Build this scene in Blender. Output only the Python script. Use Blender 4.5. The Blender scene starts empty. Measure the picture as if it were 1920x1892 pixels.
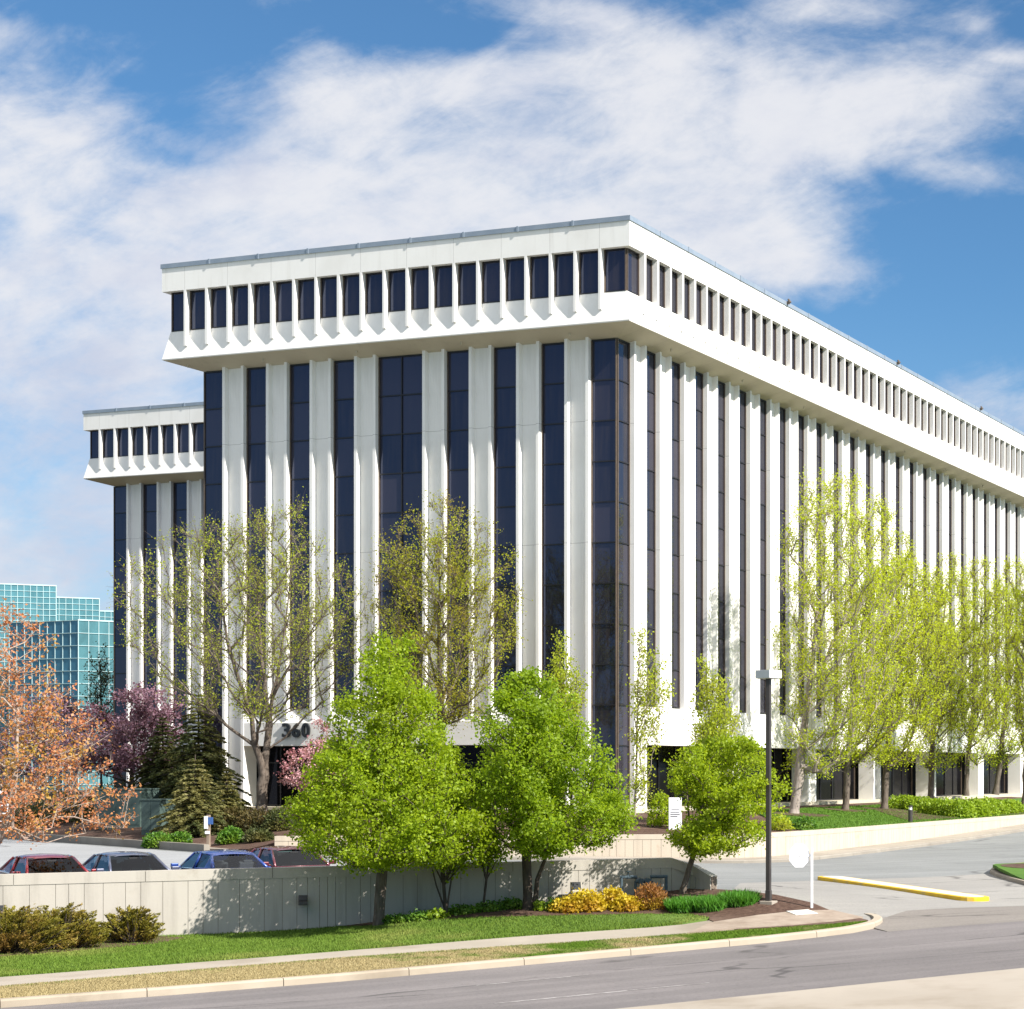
import bpy, bmesh, math, random
import numpy as np
from mathutils import Vector, Matrix
from mathutils.geometry import delaunay_2d_cdt

# ------------------------------------------------------------------ camera, world, sun, exposure
K = 1.1                      # metres per design unit
ZC = 4.5                     # camera height in design units
FPX, CXP, HYP = 3708.0, 1741.0, 1442.4   # focal length and principal point, in pixels of a 1920x1892 frame
scn = bpy.context.scene
COL = scn.collection
cam_d = bpy.data.cameras.new('camera'); cam = bpy.data.objects.new('camera', cam_d); COL.objects.link(cam)
cam.location = (0, 0, ZC * K); cam.rotation_euler = (math.pi / 2, 0, 0)
cam_d.sensor_fit = 'HORIZONTAL'; cam_d.sensor_width = 36.0
cam_d.lens = 36.0 * FPX / 1920.0
cam_d.shift_x = (960.0 - CXP) / 1920.0
cam_d.shift_y = (HYP - 946.0) / 1920.0
cam_d.clip_start = 0.5; cam_d.clip_end = 6000
scn.camera = cam

SUN_AZ = math.degrees(math.atan2(0.8615, -0.508)); SUN_EL = 40.0
sd = Vector((math.sin(math.radians(SUN_AZ)) * math.cos(math.radians(SUN_EL)),
             math.cos(math.radians(SUN_AZ)) * math.cos(math.radians(SUN_EL)), math.sin(math.radians(SUN_EL))))
sl = bpy.data.lights.new('sun', 'SUN'); sl.energy = 4.7; sl.angle = math.radians(0.5); sl.color = (1.0, 0.955, 0.89)
so = bpy.data.objects.new('sun', sl); COL.objects.link(so); so.rotation_euler = sd.to_track_quat('Z', 'Y').to_euler()
so.location = (40, -30, 60)
scn.view_settings.view_transform = 'Standard'; scn.view_settings.look = 'None'
scn.view_settings.exposure = 1.08; scn.view_settings.gamma = 1.0
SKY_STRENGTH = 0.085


class NT:
    """tiny helper around a node tree"""
    def __init__(self, tree): self.t = tree; self.n = tree.nodes; self.l = tree.links
    def node(self, typ, **kw):
        nd = self.n.new(typ)
        for k, v in kw.items(): setattr(nd, k, v)
        return nd
    def put(self, sock, val):
        if isinstance(val, bpy.types.NodeSocket): self.l.new(val, sock)
        elif val is not None: sock.default_value = val
    def math(self, op, a, b=None, c=None, clamp=False):
        nd = self.node('ShaderNodeMath', operation=op, use_clamp=clamp)
        self.put(nd.inputs[0], a); self.put(nd.inputs[1], b); self.put(nd.inputs[2], c)
        return nd.outputs[0]
    def smooth(self, v, lo, hi, a=0.0, b=1.0):
        nd = self.node('ShaderNodeMapRange', interpolation_type='SMOOTHSTEP')
        for i, x in enumerate((v, lo, hi, a, b)): self.put(nd.inputs[i], x)
        return nd.outputs[0]
    def mix(self, f, a, b, blend='MIX'):
        nd = self.node('ShaderNodeMix', data_type='RGBA', blend_type=blend)
        self.put(nd.inputs[0], f)
        for i, x in ((6, a), (7, b)):
            if isinstance(x, tuple) and len(x) == 3: x = (*x, 1)
            self.put(nd.inputs[i], x)
        return nd.outputs[2]
    def noise(self, vec, scale, detail=4, rough=0.55, dist=0.0):
        nd = self.node('ShaderNodeTexNoise')
        self.put(nd.inputs['Vector'], vec); self.put(nd.inputs['Scale'], scale)
        nd.inputs['Detail'].default_value = detail; nd.inputs['Roughness'].default_value = rough
        nd.inputs['Distortion'].default_value = dist
        return nd.outputs[0]
    def xyz(self, x, y, z):
        nd = self.node('ShaderNodeCombineXYZ')
        for i, v in enumerate((x, y, z)): self.put(nd.inputs[i], v)
        return nd.outputs[0]
    def sep(self, v):
        nd = self.node('ShaderNodeSeparateXYZ'); self.put(nd.inputs[0], v); return nd.outputs


def build_world():
    w = bpy.data.worlds.new('World'); scn.world = w; w.use_nodes = True
    N = NT(w.node_tree); N.n.clear()
    out = N.node('ShaderNodeOutputWorld'); bg = N.node('ShaderNodeBackground')
    N.l.new(bg.outputs[0], out.inputs[0]); bg.inputs[1].default_value = SKY_STRENGTH
    sky = N.node('ShaderNodeTexSky', sky_type='NISHITA'); sky.sun_disc = False
    sky.sun_elevation = math.radians(SUN_EL); sky.sun_rotation = math.radians(SUN_AZ)
    sky.air_density = 1.0; sky.dust_density = 0.3; sky.ozone_density = 2.5
    tc = N.node('ShaderNodeTexCoord')
    d = N.sep(tc.outputs['Generated'])
    yy = N.math('MAXIMUM', N.math('ABSOLUTE', d[1]), 0.12)
    px = N.math('MULTIPLY', N.math('DIVIDE', d[0], yy), 3.708)       # thousandths of a frame, measured on the sky itself
    py = N.math('MULTIPLY', N.math('DIVIDE', d[2], yy), 3.708)
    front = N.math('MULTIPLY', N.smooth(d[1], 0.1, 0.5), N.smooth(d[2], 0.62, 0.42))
    # cloud banks: centre and half sizes of soft ellipses on the sky, tilt, weight
    def at(u, v): return ((u - CXP) / 1000.0, (HYP - v) / 1000.0)
    banks = [(250, 470, 620, 190, -8, .95), (60, 250, 270, 150, 20, .8), (820, 330, 330, 200, -12, .95), (1180, 260, 380, 170, -18, 1.0),
             (1620, 205, 330, 80, -14, .9), (1350, 400, 260, 110, 22, .75), (900, 165, 330, 70, -6, .8), (100, 860, 480, 330, 0, .95), (1000, 460, 420, 110, 0, .9),
             (1490, 505, 190, 60, 12, .62), (1770, 312, 140, 44, 14, .66), (1880, 775, 220, 85, 6, .8), (1080, 20, 190, 45, 10, .66), (1560, 15, 170, 40, -6, .62),
             (1835, 45, 40, 20, 0, .55), (1900, 105, 55, 26, 0, .55), (60, 60, 160, 30, 0, .3), (0, 1080, 400, 120, 0, .6),
             (330, 230, 170, 45, 20, -.25), (580, 355, 60, 100, 35, -.42), (400, 45, 420, 50, 2, -.5), (780, 60, 220, 45, 5, -.3), (1800, 500, 260, 170, 20, -.6), (1240, 470, 85, 28, 25, -.5), (0, 415, 60, 60, 0, -.5), (1330, 20, 110, 40, 0, -.5), (340, 300, 60, 22, 10, -.4)]
    bias = 0.0
    for (u, v, ru, rv, ang, wt) in banks:
        cu, cv = at(u, v); a = math.radians(-ang)
        du = N.math('SUBTRACT', px, cu); dv = N.math('SUBTRACT', py, cv)
        e1 = N.math('ADD', N.math('MULTIPLY', du, math.cos(a) * 1000 / ru), N.math('MULTIPLY', dv, math.sin(a) * 1000 / ru))
        e2 = N.math('SUBTRACT', N.math('MULTIPLY', dv, math.cos(a) * 1000 / rv), N.math('MULTIPLY', du, math.sin(a) * 1000 / rv))
        r2 = N.math('ADD', N.math('MULTIPLY', e1, e1), N.math('MULTIPLY', e2, e2))
        g = N.math('MULTIPLY', N.math('EXPONENT', N.math('MULTIPLY', r2, -1.0)), wt)
        bias = N.math('ADD', bias, g)
    v = N.xyz(N.math('MULTIPLY', px, 1.0), N.math('MULTIPLY', py, 1.7), N.math('MULTIPLY', d[1], 2.0))
    n1 = N.noise(v, 2.3, 11, 0.60, 0.5)
    n2 = N.noise(v, 7.5, 10, 0.64, 0.3)
    sa = math.radians(24)
    st = N.xyz(N.math('ADD', N.math('MULTIPLY', px, 1.6 * math.cos(sa)), N.math('MULTIPLY', py, 1.6 * math.sin(sa))), N.math('SUBTRACT', N.math('MULTIPLY', py, 5.2 * math.cos(sa)), N.math('MULTIPLY', px, 5.2 * math.sin(sa))), 0.3)
    n3 = N.noise(st, 2.2, 11, 0.66, 0.6)
    nn = N.math('ADD', N.math('MULTIPLY', N.math('SUBTRACT', n1, 0.5), 2.1), N.math('MULTIPLY', N.math('SUBTRACT', n2, 0.5), 1.05))
    nn = N.math('ADD', nn, N.math('MULTIPLY', N.math('SUBTRACT', n3, 0.5), 0.95))
    gen = N.math('MULTIPLY', N.smooth(N.noise(tc.outputs['Generated'], 2.6, 8, 0.58), 0.28, 0.50), N.smooth(d[2], 0.28, 0.5, 0.10, 1.0))  # clouds out of view, spread overhead for ambient light, kept sparse low down
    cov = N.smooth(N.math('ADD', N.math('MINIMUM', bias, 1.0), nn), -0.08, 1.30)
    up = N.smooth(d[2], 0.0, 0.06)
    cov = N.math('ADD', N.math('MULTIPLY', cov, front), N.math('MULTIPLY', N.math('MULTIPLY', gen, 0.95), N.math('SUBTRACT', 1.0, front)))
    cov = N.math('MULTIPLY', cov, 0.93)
    lum = N.smooth(N.math('ADD', N.noise(v, 2.4, 8, 0.6), N.math('MULTIPLY', N.math('SUBTRACT', py, 0.75), 0.22)), 0.3, 0.68)
    # the shading inside a cloud: bright tops, lavender-grey hollows
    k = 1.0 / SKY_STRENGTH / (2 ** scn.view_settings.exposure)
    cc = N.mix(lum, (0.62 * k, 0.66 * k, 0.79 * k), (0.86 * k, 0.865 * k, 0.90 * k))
    hi = N.node('ShaderNodeVectorMath', operation='SCALE'); N.l.new(cc, hi.inputs[0]); N.put(hi.inputs['Scale'], N.smooth(d[2], 0.42, 0.7, 1.0, 1.45)); cc = hi.outputs[0]  # unseen clouds overhead brightened to lift the ambient light on shaded walls
    skyc = N.mix(1.0, sky.outputs[0], (0.39, 0.60, 0.725), 'MULTIPLY')
    skyc = N.mix(N.math('MULTIPLY', N.smooth(d[2], 0.24, 0.0), 0.5), skyc, (0.47 * k, 0.60 * k, 0.82 * k))
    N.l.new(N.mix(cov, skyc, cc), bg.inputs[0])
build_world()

# ------------------------------------------------------------------ helpers
rng = np.random.default_rng(7)


def tag(o, label=None, cat=None, group=None, kind=None):
    if label: o['label'] = label
    if cat: o['category'] = cat
    if group: o['group'] = group
    if kind: o['kind'] = kind
    return o


def empty(name, loc, rz=0.0, scale=1.0, label=None, cat=None, group=None):
    o = bpy.data.objects.new(name, None); COL.objects.link(o); o.empty_display_size = 0.3
    o.location = loc; o.rotation_euler = (0, 0, rz); o.scale = (scale,) * 3
    return tag(o, label, cat, group)


def link(name, me, mat=None, parent=None, loc=None, rz=None, smooth=False):
    o = bpy.data.objects.new(name, me); COL.objects.link(o)
    if mat is not None and not me.materials: me.materials.append(mat)
    if parent is not None: o.parent = parent
    if loc is not None: o.location = loc
    if rz is not None: o.rotation_euler = (0, 0, rz)
    if smooth: me.polygons.foreach_set('use_smooth', np.ones(len(me.polygons), dtype=bool))
    return o


def np_mesh(name, verts, loops, nper):
    """mesh from numpy: verts (N,3), faces all with nper corners given as flat loops"""
    me = bpy.data.meshes.new(name); verts = np.asarray(verts, dtype=np.float32); loops = np.asarray(loops, dtype=np.int32).ravel()
    nf = len(loops) // nper
    me.vertices.add(len(verts)); me.vertices.foreach_set('co', verts.ravel())
    me.loops.add(len(loops)); me.loops.foreach_set('vertex_index', loops)
    me.polygons.add(nf); me.polygons.foreach_set('loop_start', np.arange(nf, dtype=np.int32) * nper)
    me.polygons.foreach_set('loop_total', np.full(nf, nper, dtype=np.int32))
    me.update(calc_edges=True); return me


class MB:
    def __init__(self): self.v = []; self.f = []
    def face(self, *pts):
        i = len(self.v); self.v += [tuple(p) for p in pts]; self.f.append(tuple(range(i, i + len(pts)))); return self
    def box(self, x0, x1, y0, y1, z0, z1):
        i = len(self.v)
        self.v += [(x0, y0, z0), (x1, y0, z0), (x1, y1, z0), (x0, y1, z0), (x0, y0, z1), (x1, y0, z1), (x1, y1, z1), (x0, y1, z1)]
        self.f += [tuple(i + k for k in q) for q in ((0, 3, 2, 1), (4, 5, 6, 7), (0, 1, 5, 4), (1, 2, 6, 5), (2, 3, 7, 6), (3, 0, 4, 7))]
        return self
    def obox(self, c, ax, ay, az):
        """box with centre and half-axis vectors"""
        c, ax, ay, az = map(Vector, (c, ax, ay, az)); i = len(self.v)
        for sz in (-1, 1):
            for sx, sy in ((-1, -1), (1, -1), (1, 1), (-1, 1)):
                self.v.append(tuple(c + ax * sx + ay * sy + az * sz))
        self.f += [tuple(i + k for k in q) for q in ((0, 3, 2, 1), (4, 5, 6, 7), (0, 1, 5, 4), (1, 2, 6, 5), (2, 3, 7, 6), (3, 0, 4, 7))]
        return self
    def prism(self, poly, off):
        """closed polygon of 3d points swept by a vector"""
        n = len(poly); i = len(self.v); off = Vector(off)
        self.v += [tuple(p) for p in poly] + [tuple(Vector(p) + off) for p in poly]
        self.f.append(tuple(range(i + n - 1, i - 1, -1))); self.f.append(tuple(range(i + n, i + 2 * n)))
        for k in range(n): self.f.append((i + k, i + (k + 1) % n, i + n + (k + 1) % n, i + n + k))
        return self
    def tube(self, p0, p1, r0, r1=None, n=10, caps=True):
        r1 = r0 if r1 is None else r1; p0, p1 = Vector(p0), Vector(p1); d = (p1 - p0).normalized()
        a = d.orthogonal().normalized(); b = d.cross(a); i = len(self.v)
        for p, r in ((p0, r0), (p1, r1)):
            for k in range(n):
                t = 2 * math.pi * k / n; self.v.append(tuple(p + (a * math.cos(t) + b * math.sin(t)) * r))
        for k in range(n): self.f.append((i + k, i + (k + 1) % n, i + n + (k + 1) % n, i + n + k))
        if caps: self.f.append(tuple(range(i + n - 1, i - 1, -1))); self.f.append(tuple(range(i + n, i + 2 * n)))
        return self
    def ring(self, prof, x0, x1, y0, y1, close_bottom=False, close_top=False):
        """profile [(inset, z)...] run round a rectangle"""
        i = len(self.v); n = len(prof)
        for d, z in prof: self.v += [(x0 + d, y0 + d, z), (x1 - d, y0 + d, z), (x1 - d, y1 - d, z), (x0 + d, y1 - d, z)]
        for k in range(n - 1):
            for s in range(4):
                t = (s + 1) % 4; self.f.append((i + 4 * k + s, i + 4 * k + t, i + 4 * k + 4 + t, i + 4 * k + 4 + s))
        if close_top: self.f.append(tuple(i + 4 * (n - 1) + s for s in range(4)))
        if close_bottom: self.f.append(tuple(i + 3 - s for s in range(4)))
        return self
    def mesh(self, name):
        me = bpy.data.meshes.new(name); me.from_pydata(self.v, [], self.f); me.update(); return me
    def build(self, name, mat, parent=None, loc=None, rz=None, bevel=0.0, smooth=False, fix=False):
        me = self.mesh(name)
        if bevel or fix:
            bm = bmesh.new(); bm.from_mesh(me)
            if fix: bmesh.ops.recalc_face_normals(bm, faces=bm.faces)
            if bevel:
                bmesh.ops.bevel(bm, geom=[e for e in bm.edges if e.is_manifold and e.calc_face_angle(0) > 0.5], offset=bevel, segments=2, affect='EDGES', profile=0.6)
            bm.to_mesh(me); bm.free()
        return link(name, me, mat, parent, loc, rz, smooth)


# ------------------------------------------------------------------ materials
def pmat(name, col, rough=0.7, spec=0.5, metal=0.0):
    m = bpy.data.materials.new(name); m.use_nodes = True; N = NT(m.node_tree)
    b = N.n['Principled BSDF']; b.inputs['Base Color'].default_value = (*col, 1); b.inputs['Roughness'].default_value = rough
    b.inputs['Specular IOR Level'].default_value = spec; b.inputs['Metallic'].default_value = metal
    return m, N, b


def varied(name, c1, c2, scale=1.0, rough=0.8, detail=8, bump=0.0, bscale=None, c3=None, s3=0.1, spec=0.3, stretch=None, lo=0.3, hi=0.7, metal=0.0):
    """two (or three) colour noise material in object space, with bump"""
    m, N, b = pmat(name, c1, rough, spec, metal)
    tc = N.node('ShaderNodeTexCoord'); v = tc.outputs['Object']
    if stretch:
        mp = N.node('ShaderNodeMapping'); mp.inputs['Scale'].default_value = stretch; N.l.new(v, mp.inputs[0]); v = mp.outputs[0]
    f = N.smooth(N.noise(v, scale, detail, 0.62), lo, hi)
    c = N.mix(f, c1, c2)
    if c3: c = N.mix(N.smooth(N.noise(v, s3, 6, 0.6), 0.48, 0.68), c, c3)
    N.l.new(c, b.inputs['Base Color'])
    if bump:
        bp = N.node('ShaderNodeBump'); bp.inputs['Strength'].default_value = bump; bp.inputs['Distance'].default_value = 0.03
        N.l.new(N.noise(v, bscale or scale * 4, 6, 0.7), bp.inputs['Height']); N.l.new(bp.outputs[0], b.inputs['Normal'])
    return m


def leafmat(name, c1, c2, c3=None, trans=0.45, rough=0.5):
    """leaf: colour differs leaf by leaf and twig by twig, some light passes through"""
    m = bpy.data.materials.new(name); m.use_nodes = True; N = NT(m.node_tree)
    b = N.n['Principled BSDF']; out = N.n['Material Output']
    g = N.node('ShaderNodeNewGeometry'); tc = N.node('ShaderNodeTexCoord')
    f = N.math('ADD', N.math('MULTIPLY', g.outputs['Random Per Island'], 0.6), N.math('MULTIPLY', N.noise(tc.outputs['Object'], 0.9, 3, 0.6), 0.55), clamp=True)
    c = N.mix(N.smooth(f, 0.15, 0.9), c1, c2)
    if c3: c = N.mix(N.smooth(N.noise(tc.outputs['Object'], 0.55, 4, 0.6), 0.46, 0.66), c, c3)
    N.l.new(c, b.inputs['Base Color']); b.inputs['Roughness'].default_value = rough; b.inputs['Specular IOR Level'].default_value = 0.35
    t = N.node('ShaderNodeBsdfTranslucent'); ct = N.mix(1.0, c, (1.25, 1.2, 0.7), 'MULTIPLY'); N.l.new(ct, t.inputs[0])
    mx = N.node('ShaderNodeMixShader'); mx.inputs[0].default_value = trans
    N.l.new(b.outputs[0], mx.inputs[1]); N.l.new(t.outputs[0], mx.inputs[2]); N.l.new(mx.outputs[0], out.inputs[0])
    return m


def concrete_panels(name, col, dark, jx=None, jz=None, off=0.0, stain=0.5):
    """painted precast concrete: faint streaks, thin joints along the face and at given heights"""
    m, N, b = pmat(name, col, 0.75, 0.3)
    tc = N.node('ShaderNodeTexCoord'); v = tc.outputs['Object']; s = N.sep(v)
    mp = N.node('ShaderNodeMapping'); mp.inputs['Scale'].default_value = (1.6, 1.6, 0.12); N.l.new(v, mp.inputs[0])
    f = N.math('MULTIPLY', N.smooth(N.noise(mp.outputs[0], 1.3, 8, 0.65), 0.45, 0.8), stain)
    f2 = N.math('MULTIPLY', N.smooth(N.noise(v, 0.35, 6, 0.6), 0.4, 0.75), stain * 0.6)
    c = N.mix(N.math('MAXIMUM', f, f2), col, dark)
    lines = None
    if jx:
        nm = N.sep(tc.outputs['Normal']); along = N.math('GREATER_THAN', N.math('ABSOLUTE', nm[0]), 0.5)
        co = N.math('ADD', N.math('MULTIPLY', s[1], along), N.math('MULTIPLY', s[0], N.math('SUBTRACT', 1.0, along)))
        fr = N.math('FRACT', N.math('DIVIDE', N.math('SUBTRACT', co, off), jx))
        lines = N.math('LESS_THAN', fr, 0.018 / jx)
    if jz:
        for z in jz:
            l2 = N.math('LESS_THAN', N.math('ABSOLUTE', N.math('SUBTRACT', s[2], z)), 0.012)
            lines = l2 if lines is None else N.math('MAXIMUM', lines, l2)
    if lines is not None: c = N.mix(N.math('MULTIPLY', lines, 0.55), c, (0.22, 0.2, 0.18))
    N.l.new(c, b.inputs['Base Color'])
    bp = N.node('ShaderNodeBump'); bp.inputs['Strength'].default_value = 0.08; bp.inputs['Distance'].default_value = 0.02
    N.l.new(N.noise(v, 9, 6, 0.7), bp.inputs['Height']); N.l.new(bp.outputs[0], b.inputs['Normal'])
    return m


def glassmat(name, col, spec=0.6, rough=0.04, wav=0.02, ior=1.5, tint2=None):
    m, N, b = pmat(name, col, rough, spec); b.inputs['IOR'].default_value = ior
    tc = N.node('ShaderNodeTexCoord'); v = tc.outputs['Object']
    oi = N.node('ShaderNodeObjectInfo'); b.inputs['Specular Tint'].default_value = (.50, .62, 1.0, 1)
    if tint2:
        mp = N.node('ShaderNodeMapping'); mp.inputs['Scale'].default_value = (6.0, 6.0, 0.5); N.l.new(v, mp.inputs[0])
        f = N.math('ADD', N.math('MULTIPLY', N.smooth(N.noise(mp.outputs[0], 0.7, 4, 0.5), 0.35, 0.75), 0.7), N.math('MULTIPLY', oi.outputs['Random'], 0.3))
        fl = N.math('FLOOR', N.math('DIVIDE', N.math('SUBTRACT', 21.73, N.sep(v)[2]), 1.871)); wn = N.node('ShaderNodeTexWhiteNoise', noise_dimensions='2D')
        cx = N.node('ShaderNodeCombineXYZ'); N.l.new(N.math('MULTIPLY', oi.outputs['Random'], 97.0), cx.inputs[0]); N.l.new(fl, cx.inputs[1]); N.l.new(cx.outputs[0], wn.inputs['Vector'])
        pane = N.mix(N.smooth(wn.outputs['Value'], .55, 1.0), N.mix(f, col, tint2), tuple(c * m for c, m in zip(tint2, (1.1, 1.15, 1.4))))      # some panes have blinds drawn behind them
        N.l.new(pane, b.inputs['Base Color'])
    if wav:
        bp = N.node('ShaderNodeBump'); bp.inputs['Strength'].default_value = wav; bp.inputs['Distance'].default_value = 0.1
        N.l.new(N.noise(v, 0.8, 2, 0.5), bp.inputs['Height']); N.l.new(bp.outputs[0], b.inputs['Normal'])
    return m


WHITE, WDARK = (0.82, 0.80, 0.765), (0.62, 0.595, 0.55)
JZ = [21.75 - 2 * 1.871, 21.75 - 5 * 1.871]
M = {}
M['precast'] = concrete_panels('white_precast', WHITE, WDARK, None, None, 0, 0.65)
M['fascia'] = concrete_panels('white_fascia', WHITE, WDARK, 2.56, None, 1.245 * 1.28 - 0.07, 0.6)
M['pier'] = concrete_panels('white_pier', WHITE, WDARK, None, JZ, 0, 0.7)
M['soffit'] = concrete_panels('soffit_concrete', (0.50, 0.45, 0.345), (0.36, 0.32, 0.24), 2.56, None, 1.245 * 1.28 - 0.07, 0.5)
M['flashing'] = varied('grey_metal_flashing', (0.22, 0.265, 0.32), (0.27, 0.315, 0.37), 1.2, 0.35, spec=0.5, metal=.15)
M['roofing'] = varied('roof_gravel', (0.3, 0.29, 0.27), (0.22, 0.21, 0.2), 3, 0.95)
M['glass'] = glassmat('dark_glass', (0.014, 0.015, 0.024), 0.68, 0.03, 0.015, 1.52, (0.034, 0.029, 0.030))
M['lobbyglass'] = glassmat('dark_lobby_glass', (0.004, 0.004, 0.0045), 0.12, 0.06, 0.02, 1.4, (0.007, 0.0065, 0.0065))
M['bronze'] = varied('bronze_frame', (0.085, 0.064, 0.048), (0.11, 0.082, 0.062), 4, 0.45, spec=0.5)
M['bronze_shade'] = varied('shaded_bronze_bar', (0.010, 0.010, 0.013), (0.016, 0.015, 0.018), 4, 0.4, spec=0.4)  # bronze frame colour darkened to stand for shade on horizontal and inner bars
M['interior'] = pmat('dark_interior', (0.012, 0.012, 0.014), 0.9)[0]
M['number'] = pmat('black_numbers', (0.015, 0.017, 0.02), 0.4)[0]

# ------------------------------------------------------------------ pixel <-> place helpers (design units)
def rx(px): return (px - CXP) / FPX
def at_z(px, py, z):
    Y = (ZC - z) * FPX / (py - HYP); return Vector((rx(px) * Y, Y, z))
def at_y(px, py, Y): return Vector((rx(px) * Y, Y, ZC - (py - HYP) / FPX * Y))
def V3(p): return (p[0] * K, p[1] * K, p[2] * K)


class Surf:
    """thin plate surface through control points, gives ground height"""
    def __init__(self, pts, lam=0.02):
        P = np.array(pts, float); self.p = P[:, :2]; n = len(P)
        A = self.U(self.p, self.p) + lam * np.eye(n); Q = np.c_[np.ones(n), self.p]
        S = np.block([[A, Q], [Q.T, np.zeros((3, 3))]]); self.w = np.linalg.solve(S, np.r_[P[:, 2], 0, 0, 0])
    @staticmethod
    def U(a, b):
        r2 = ((a[:, None] - b[None]) ** 2).sum(-1) / 400.0; return np.where(r2 > 1e-12, r2 * np.log(r2 + 1e-12), 0)
    def __call__(self, x, y):
        q = np.array([[x, y]], float); return float((self.U(q, self.p) @ self.w[:-3] + self.w[-3] + q @ self.w[-2:])[0])
    def many(self, q): return self.U(q, self.p) @ self.w[:-3] + self.w[-3] + q @ self.w[-2:]


def sheet(name, poly, h, mat, dz=0.0, step=1.0, kind='structure', thick=0.0, rim=0.3, smooth=True):
    """a ground sheet: plan polygon (design units) draped on a height function; a rim goes down at its edge"""
    pts = [Vector((p[0], p[1])) for p in poly]; dense = []
    for i in range(len(pts)):
        a, b = pts[i], pts[(i + 1) % len(pts)]; n = max(1, int((b - a).length / step))
        dense += [a.lerp(b, k / n) for k in range(n)]
    nb = len(dense)
    xs = [p.x for p in dense]; ys = [p.y for p in dense]
    inner = []
    nx = int((max(xs) - min(xs)) / step); ny = int((max(ys) - min(ys)) / step)
    if nx * ny < 60000:
        for i in range(1, nx):
            for j in range(1, ny): inner.append(Vector((min(xs) + i * step + 0.13 * step * math.sin(j * 12.3), min(ys) + j * step)))
    vs, es, fs, ov, oe, of = delaunay_2d_cdt(dense + inner, [(i, (i + 1) % nb) for i in range(nb)], [], 1, 1e-5)
    q = np.array([[v.x, v.y] for v in vs]); z = (h.many(q) if isinstance(h, Surf) else np.array([h(a, b) for a, b in q])) + dz
    verts = [(a * K, b * K, c * K) for (a, b), c in zip(q, z)]
    faces = [tuple(f) if ((vs[f[1]] - vs[f[0]]).to_3d().cross((vs[f[2]] - vs[f[0]]).to_3d())).z > 0 else tuple(reversed(f)) for f in fs]
    if rim:
        cnt = {}
        for f in faces:
            for a, b in zip(f, f[1:] + f[:1]): cnt[(a, b)] = 1
        for (a, b) in list(cnt):
            if (b, a) not in cnt:
                i = len(verts); va, vb = verts[a], verts[b]
                verts += [(va[0], va[1], va[2] - rim * K), (vb[0], vb[1], vb[2] - rim * K)]; faces.append((b, a, i, i + 1))
    me = bpy.data.meshes.new(name); me.from_pydata(verts, [], faces); me.update()
    o = link(name, me, mat); tag(o, kind=kind); return o

# ------------------------------------------------------------------ the office building
PHI = math.radians(19.61)
UA = Vector((-math.cos(PHI), math.sin(PHI)))     # along the narrow front, away from the corner
VB = Vector((math.sin(PHI), math.cos(PHI)))      # along the long side, away from the corner
COR = Vector((-13.47, 89.1)); ZB = ZC - 1.93
def bxy(b, a): return COR + VB * b + UA * a
MOD = 1.28; S0 = 1.245 * MOD; FW = 0.14
ROTF = -math.pi / 2
Z_SPB, Z_ST, Z_WT, Z_OV, Z_SILL, Z_HEAD, Z_ROOF = 3.08, 4.91, 21.75, 22.15, 23.59, 25.53, 26.89
PW = 1.22


def place_R(x): return (x, 0, 0), 0.0
def place_F(a_hi): return (0, a_hi, 0), ROTF


def fin_mesh():
    m = MB(); z0 = 22.78; d0 = 0.29 * (z0 - Z_OV) / (Z_SILL - Z_OV)
    poly = [(0, 0, Z_HEAD), (0, 0, z0), (0, d0 + .02, z0), (0, .31, Z_SILL), (0, .40, Z_SILL), (0, .40, Z_HEAD)]
    m.prism(poly, (FW, 0, 0)); return m.mesh('fin')


def win_mesh(w, z0, z1, yg, fr, muls=(), verts=(), proud=0.06):
    g = MB().box(0, w, yg, yg + .03, z0, z1).mesh('pane')
    f = MB(); y0, y1 = yg - proud, yg + .02
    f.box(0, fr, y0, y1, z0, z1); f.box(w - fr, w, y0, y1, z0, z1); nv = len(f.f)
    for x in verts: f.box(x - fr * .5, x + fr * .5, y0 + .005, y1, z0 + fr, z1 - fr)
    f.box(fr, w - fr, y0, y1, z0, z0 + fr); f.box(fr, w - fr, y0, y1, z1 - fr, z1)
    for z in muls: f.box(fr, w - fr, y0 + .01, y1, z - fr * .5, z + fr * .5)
    me = f.mesh('frame'); me.materials.append(M['bronze']); me.materials.append(M['bronze_shade'])
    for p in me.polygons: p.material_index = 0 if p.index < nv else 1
    return g, me


def pier_mesh(z0, z1, back, w=PW):
    m = MB(); y = 1.11; r = .16; d = .23
    sec = [(0, y), (r, y), (r + .05, y + d), (w - r - .05, y + d), (w - r, y), (w, y), (w, back), (0, back)]
    m.prism([(a, b, z0) for a, b in sec], (0, 0, z1 - z0)); return m.mesh('pier')


def spandrel_mesh(L):
    m = MB(); sec = [(1.75, Z_ST), (1.40, Z_ST), (1.13, 4.2), (1.13, Z_SPB), (2.42, Z_SPB), (2.42, 3.35), (1.75, 3.35)]
    m.prism([(0, a, b) for a, b in sec], (L, 0, 0)); me = m.mesh('spandrel'); me.flip_normals(); return me


TOPMUL = [Z_WT - .02 - 1.871 * i for i in range(1, 12)]
SHARED = {}
def shared(key, fn):
    if key not in SHARED: SHARED[key] = fn()
    return SHARED[key]


def put(name, me, mat, root, pl): return link(name, me, mat, root, pl[0], pl[1])


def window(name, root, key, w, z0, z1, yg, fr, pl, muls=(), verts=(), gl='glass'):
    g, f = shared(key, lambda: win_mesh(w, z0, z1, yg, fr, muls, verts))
    o = put(name, g, M[gl], root, pl); fo = link('frame', f, M['bronze'], o); return o


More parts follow.
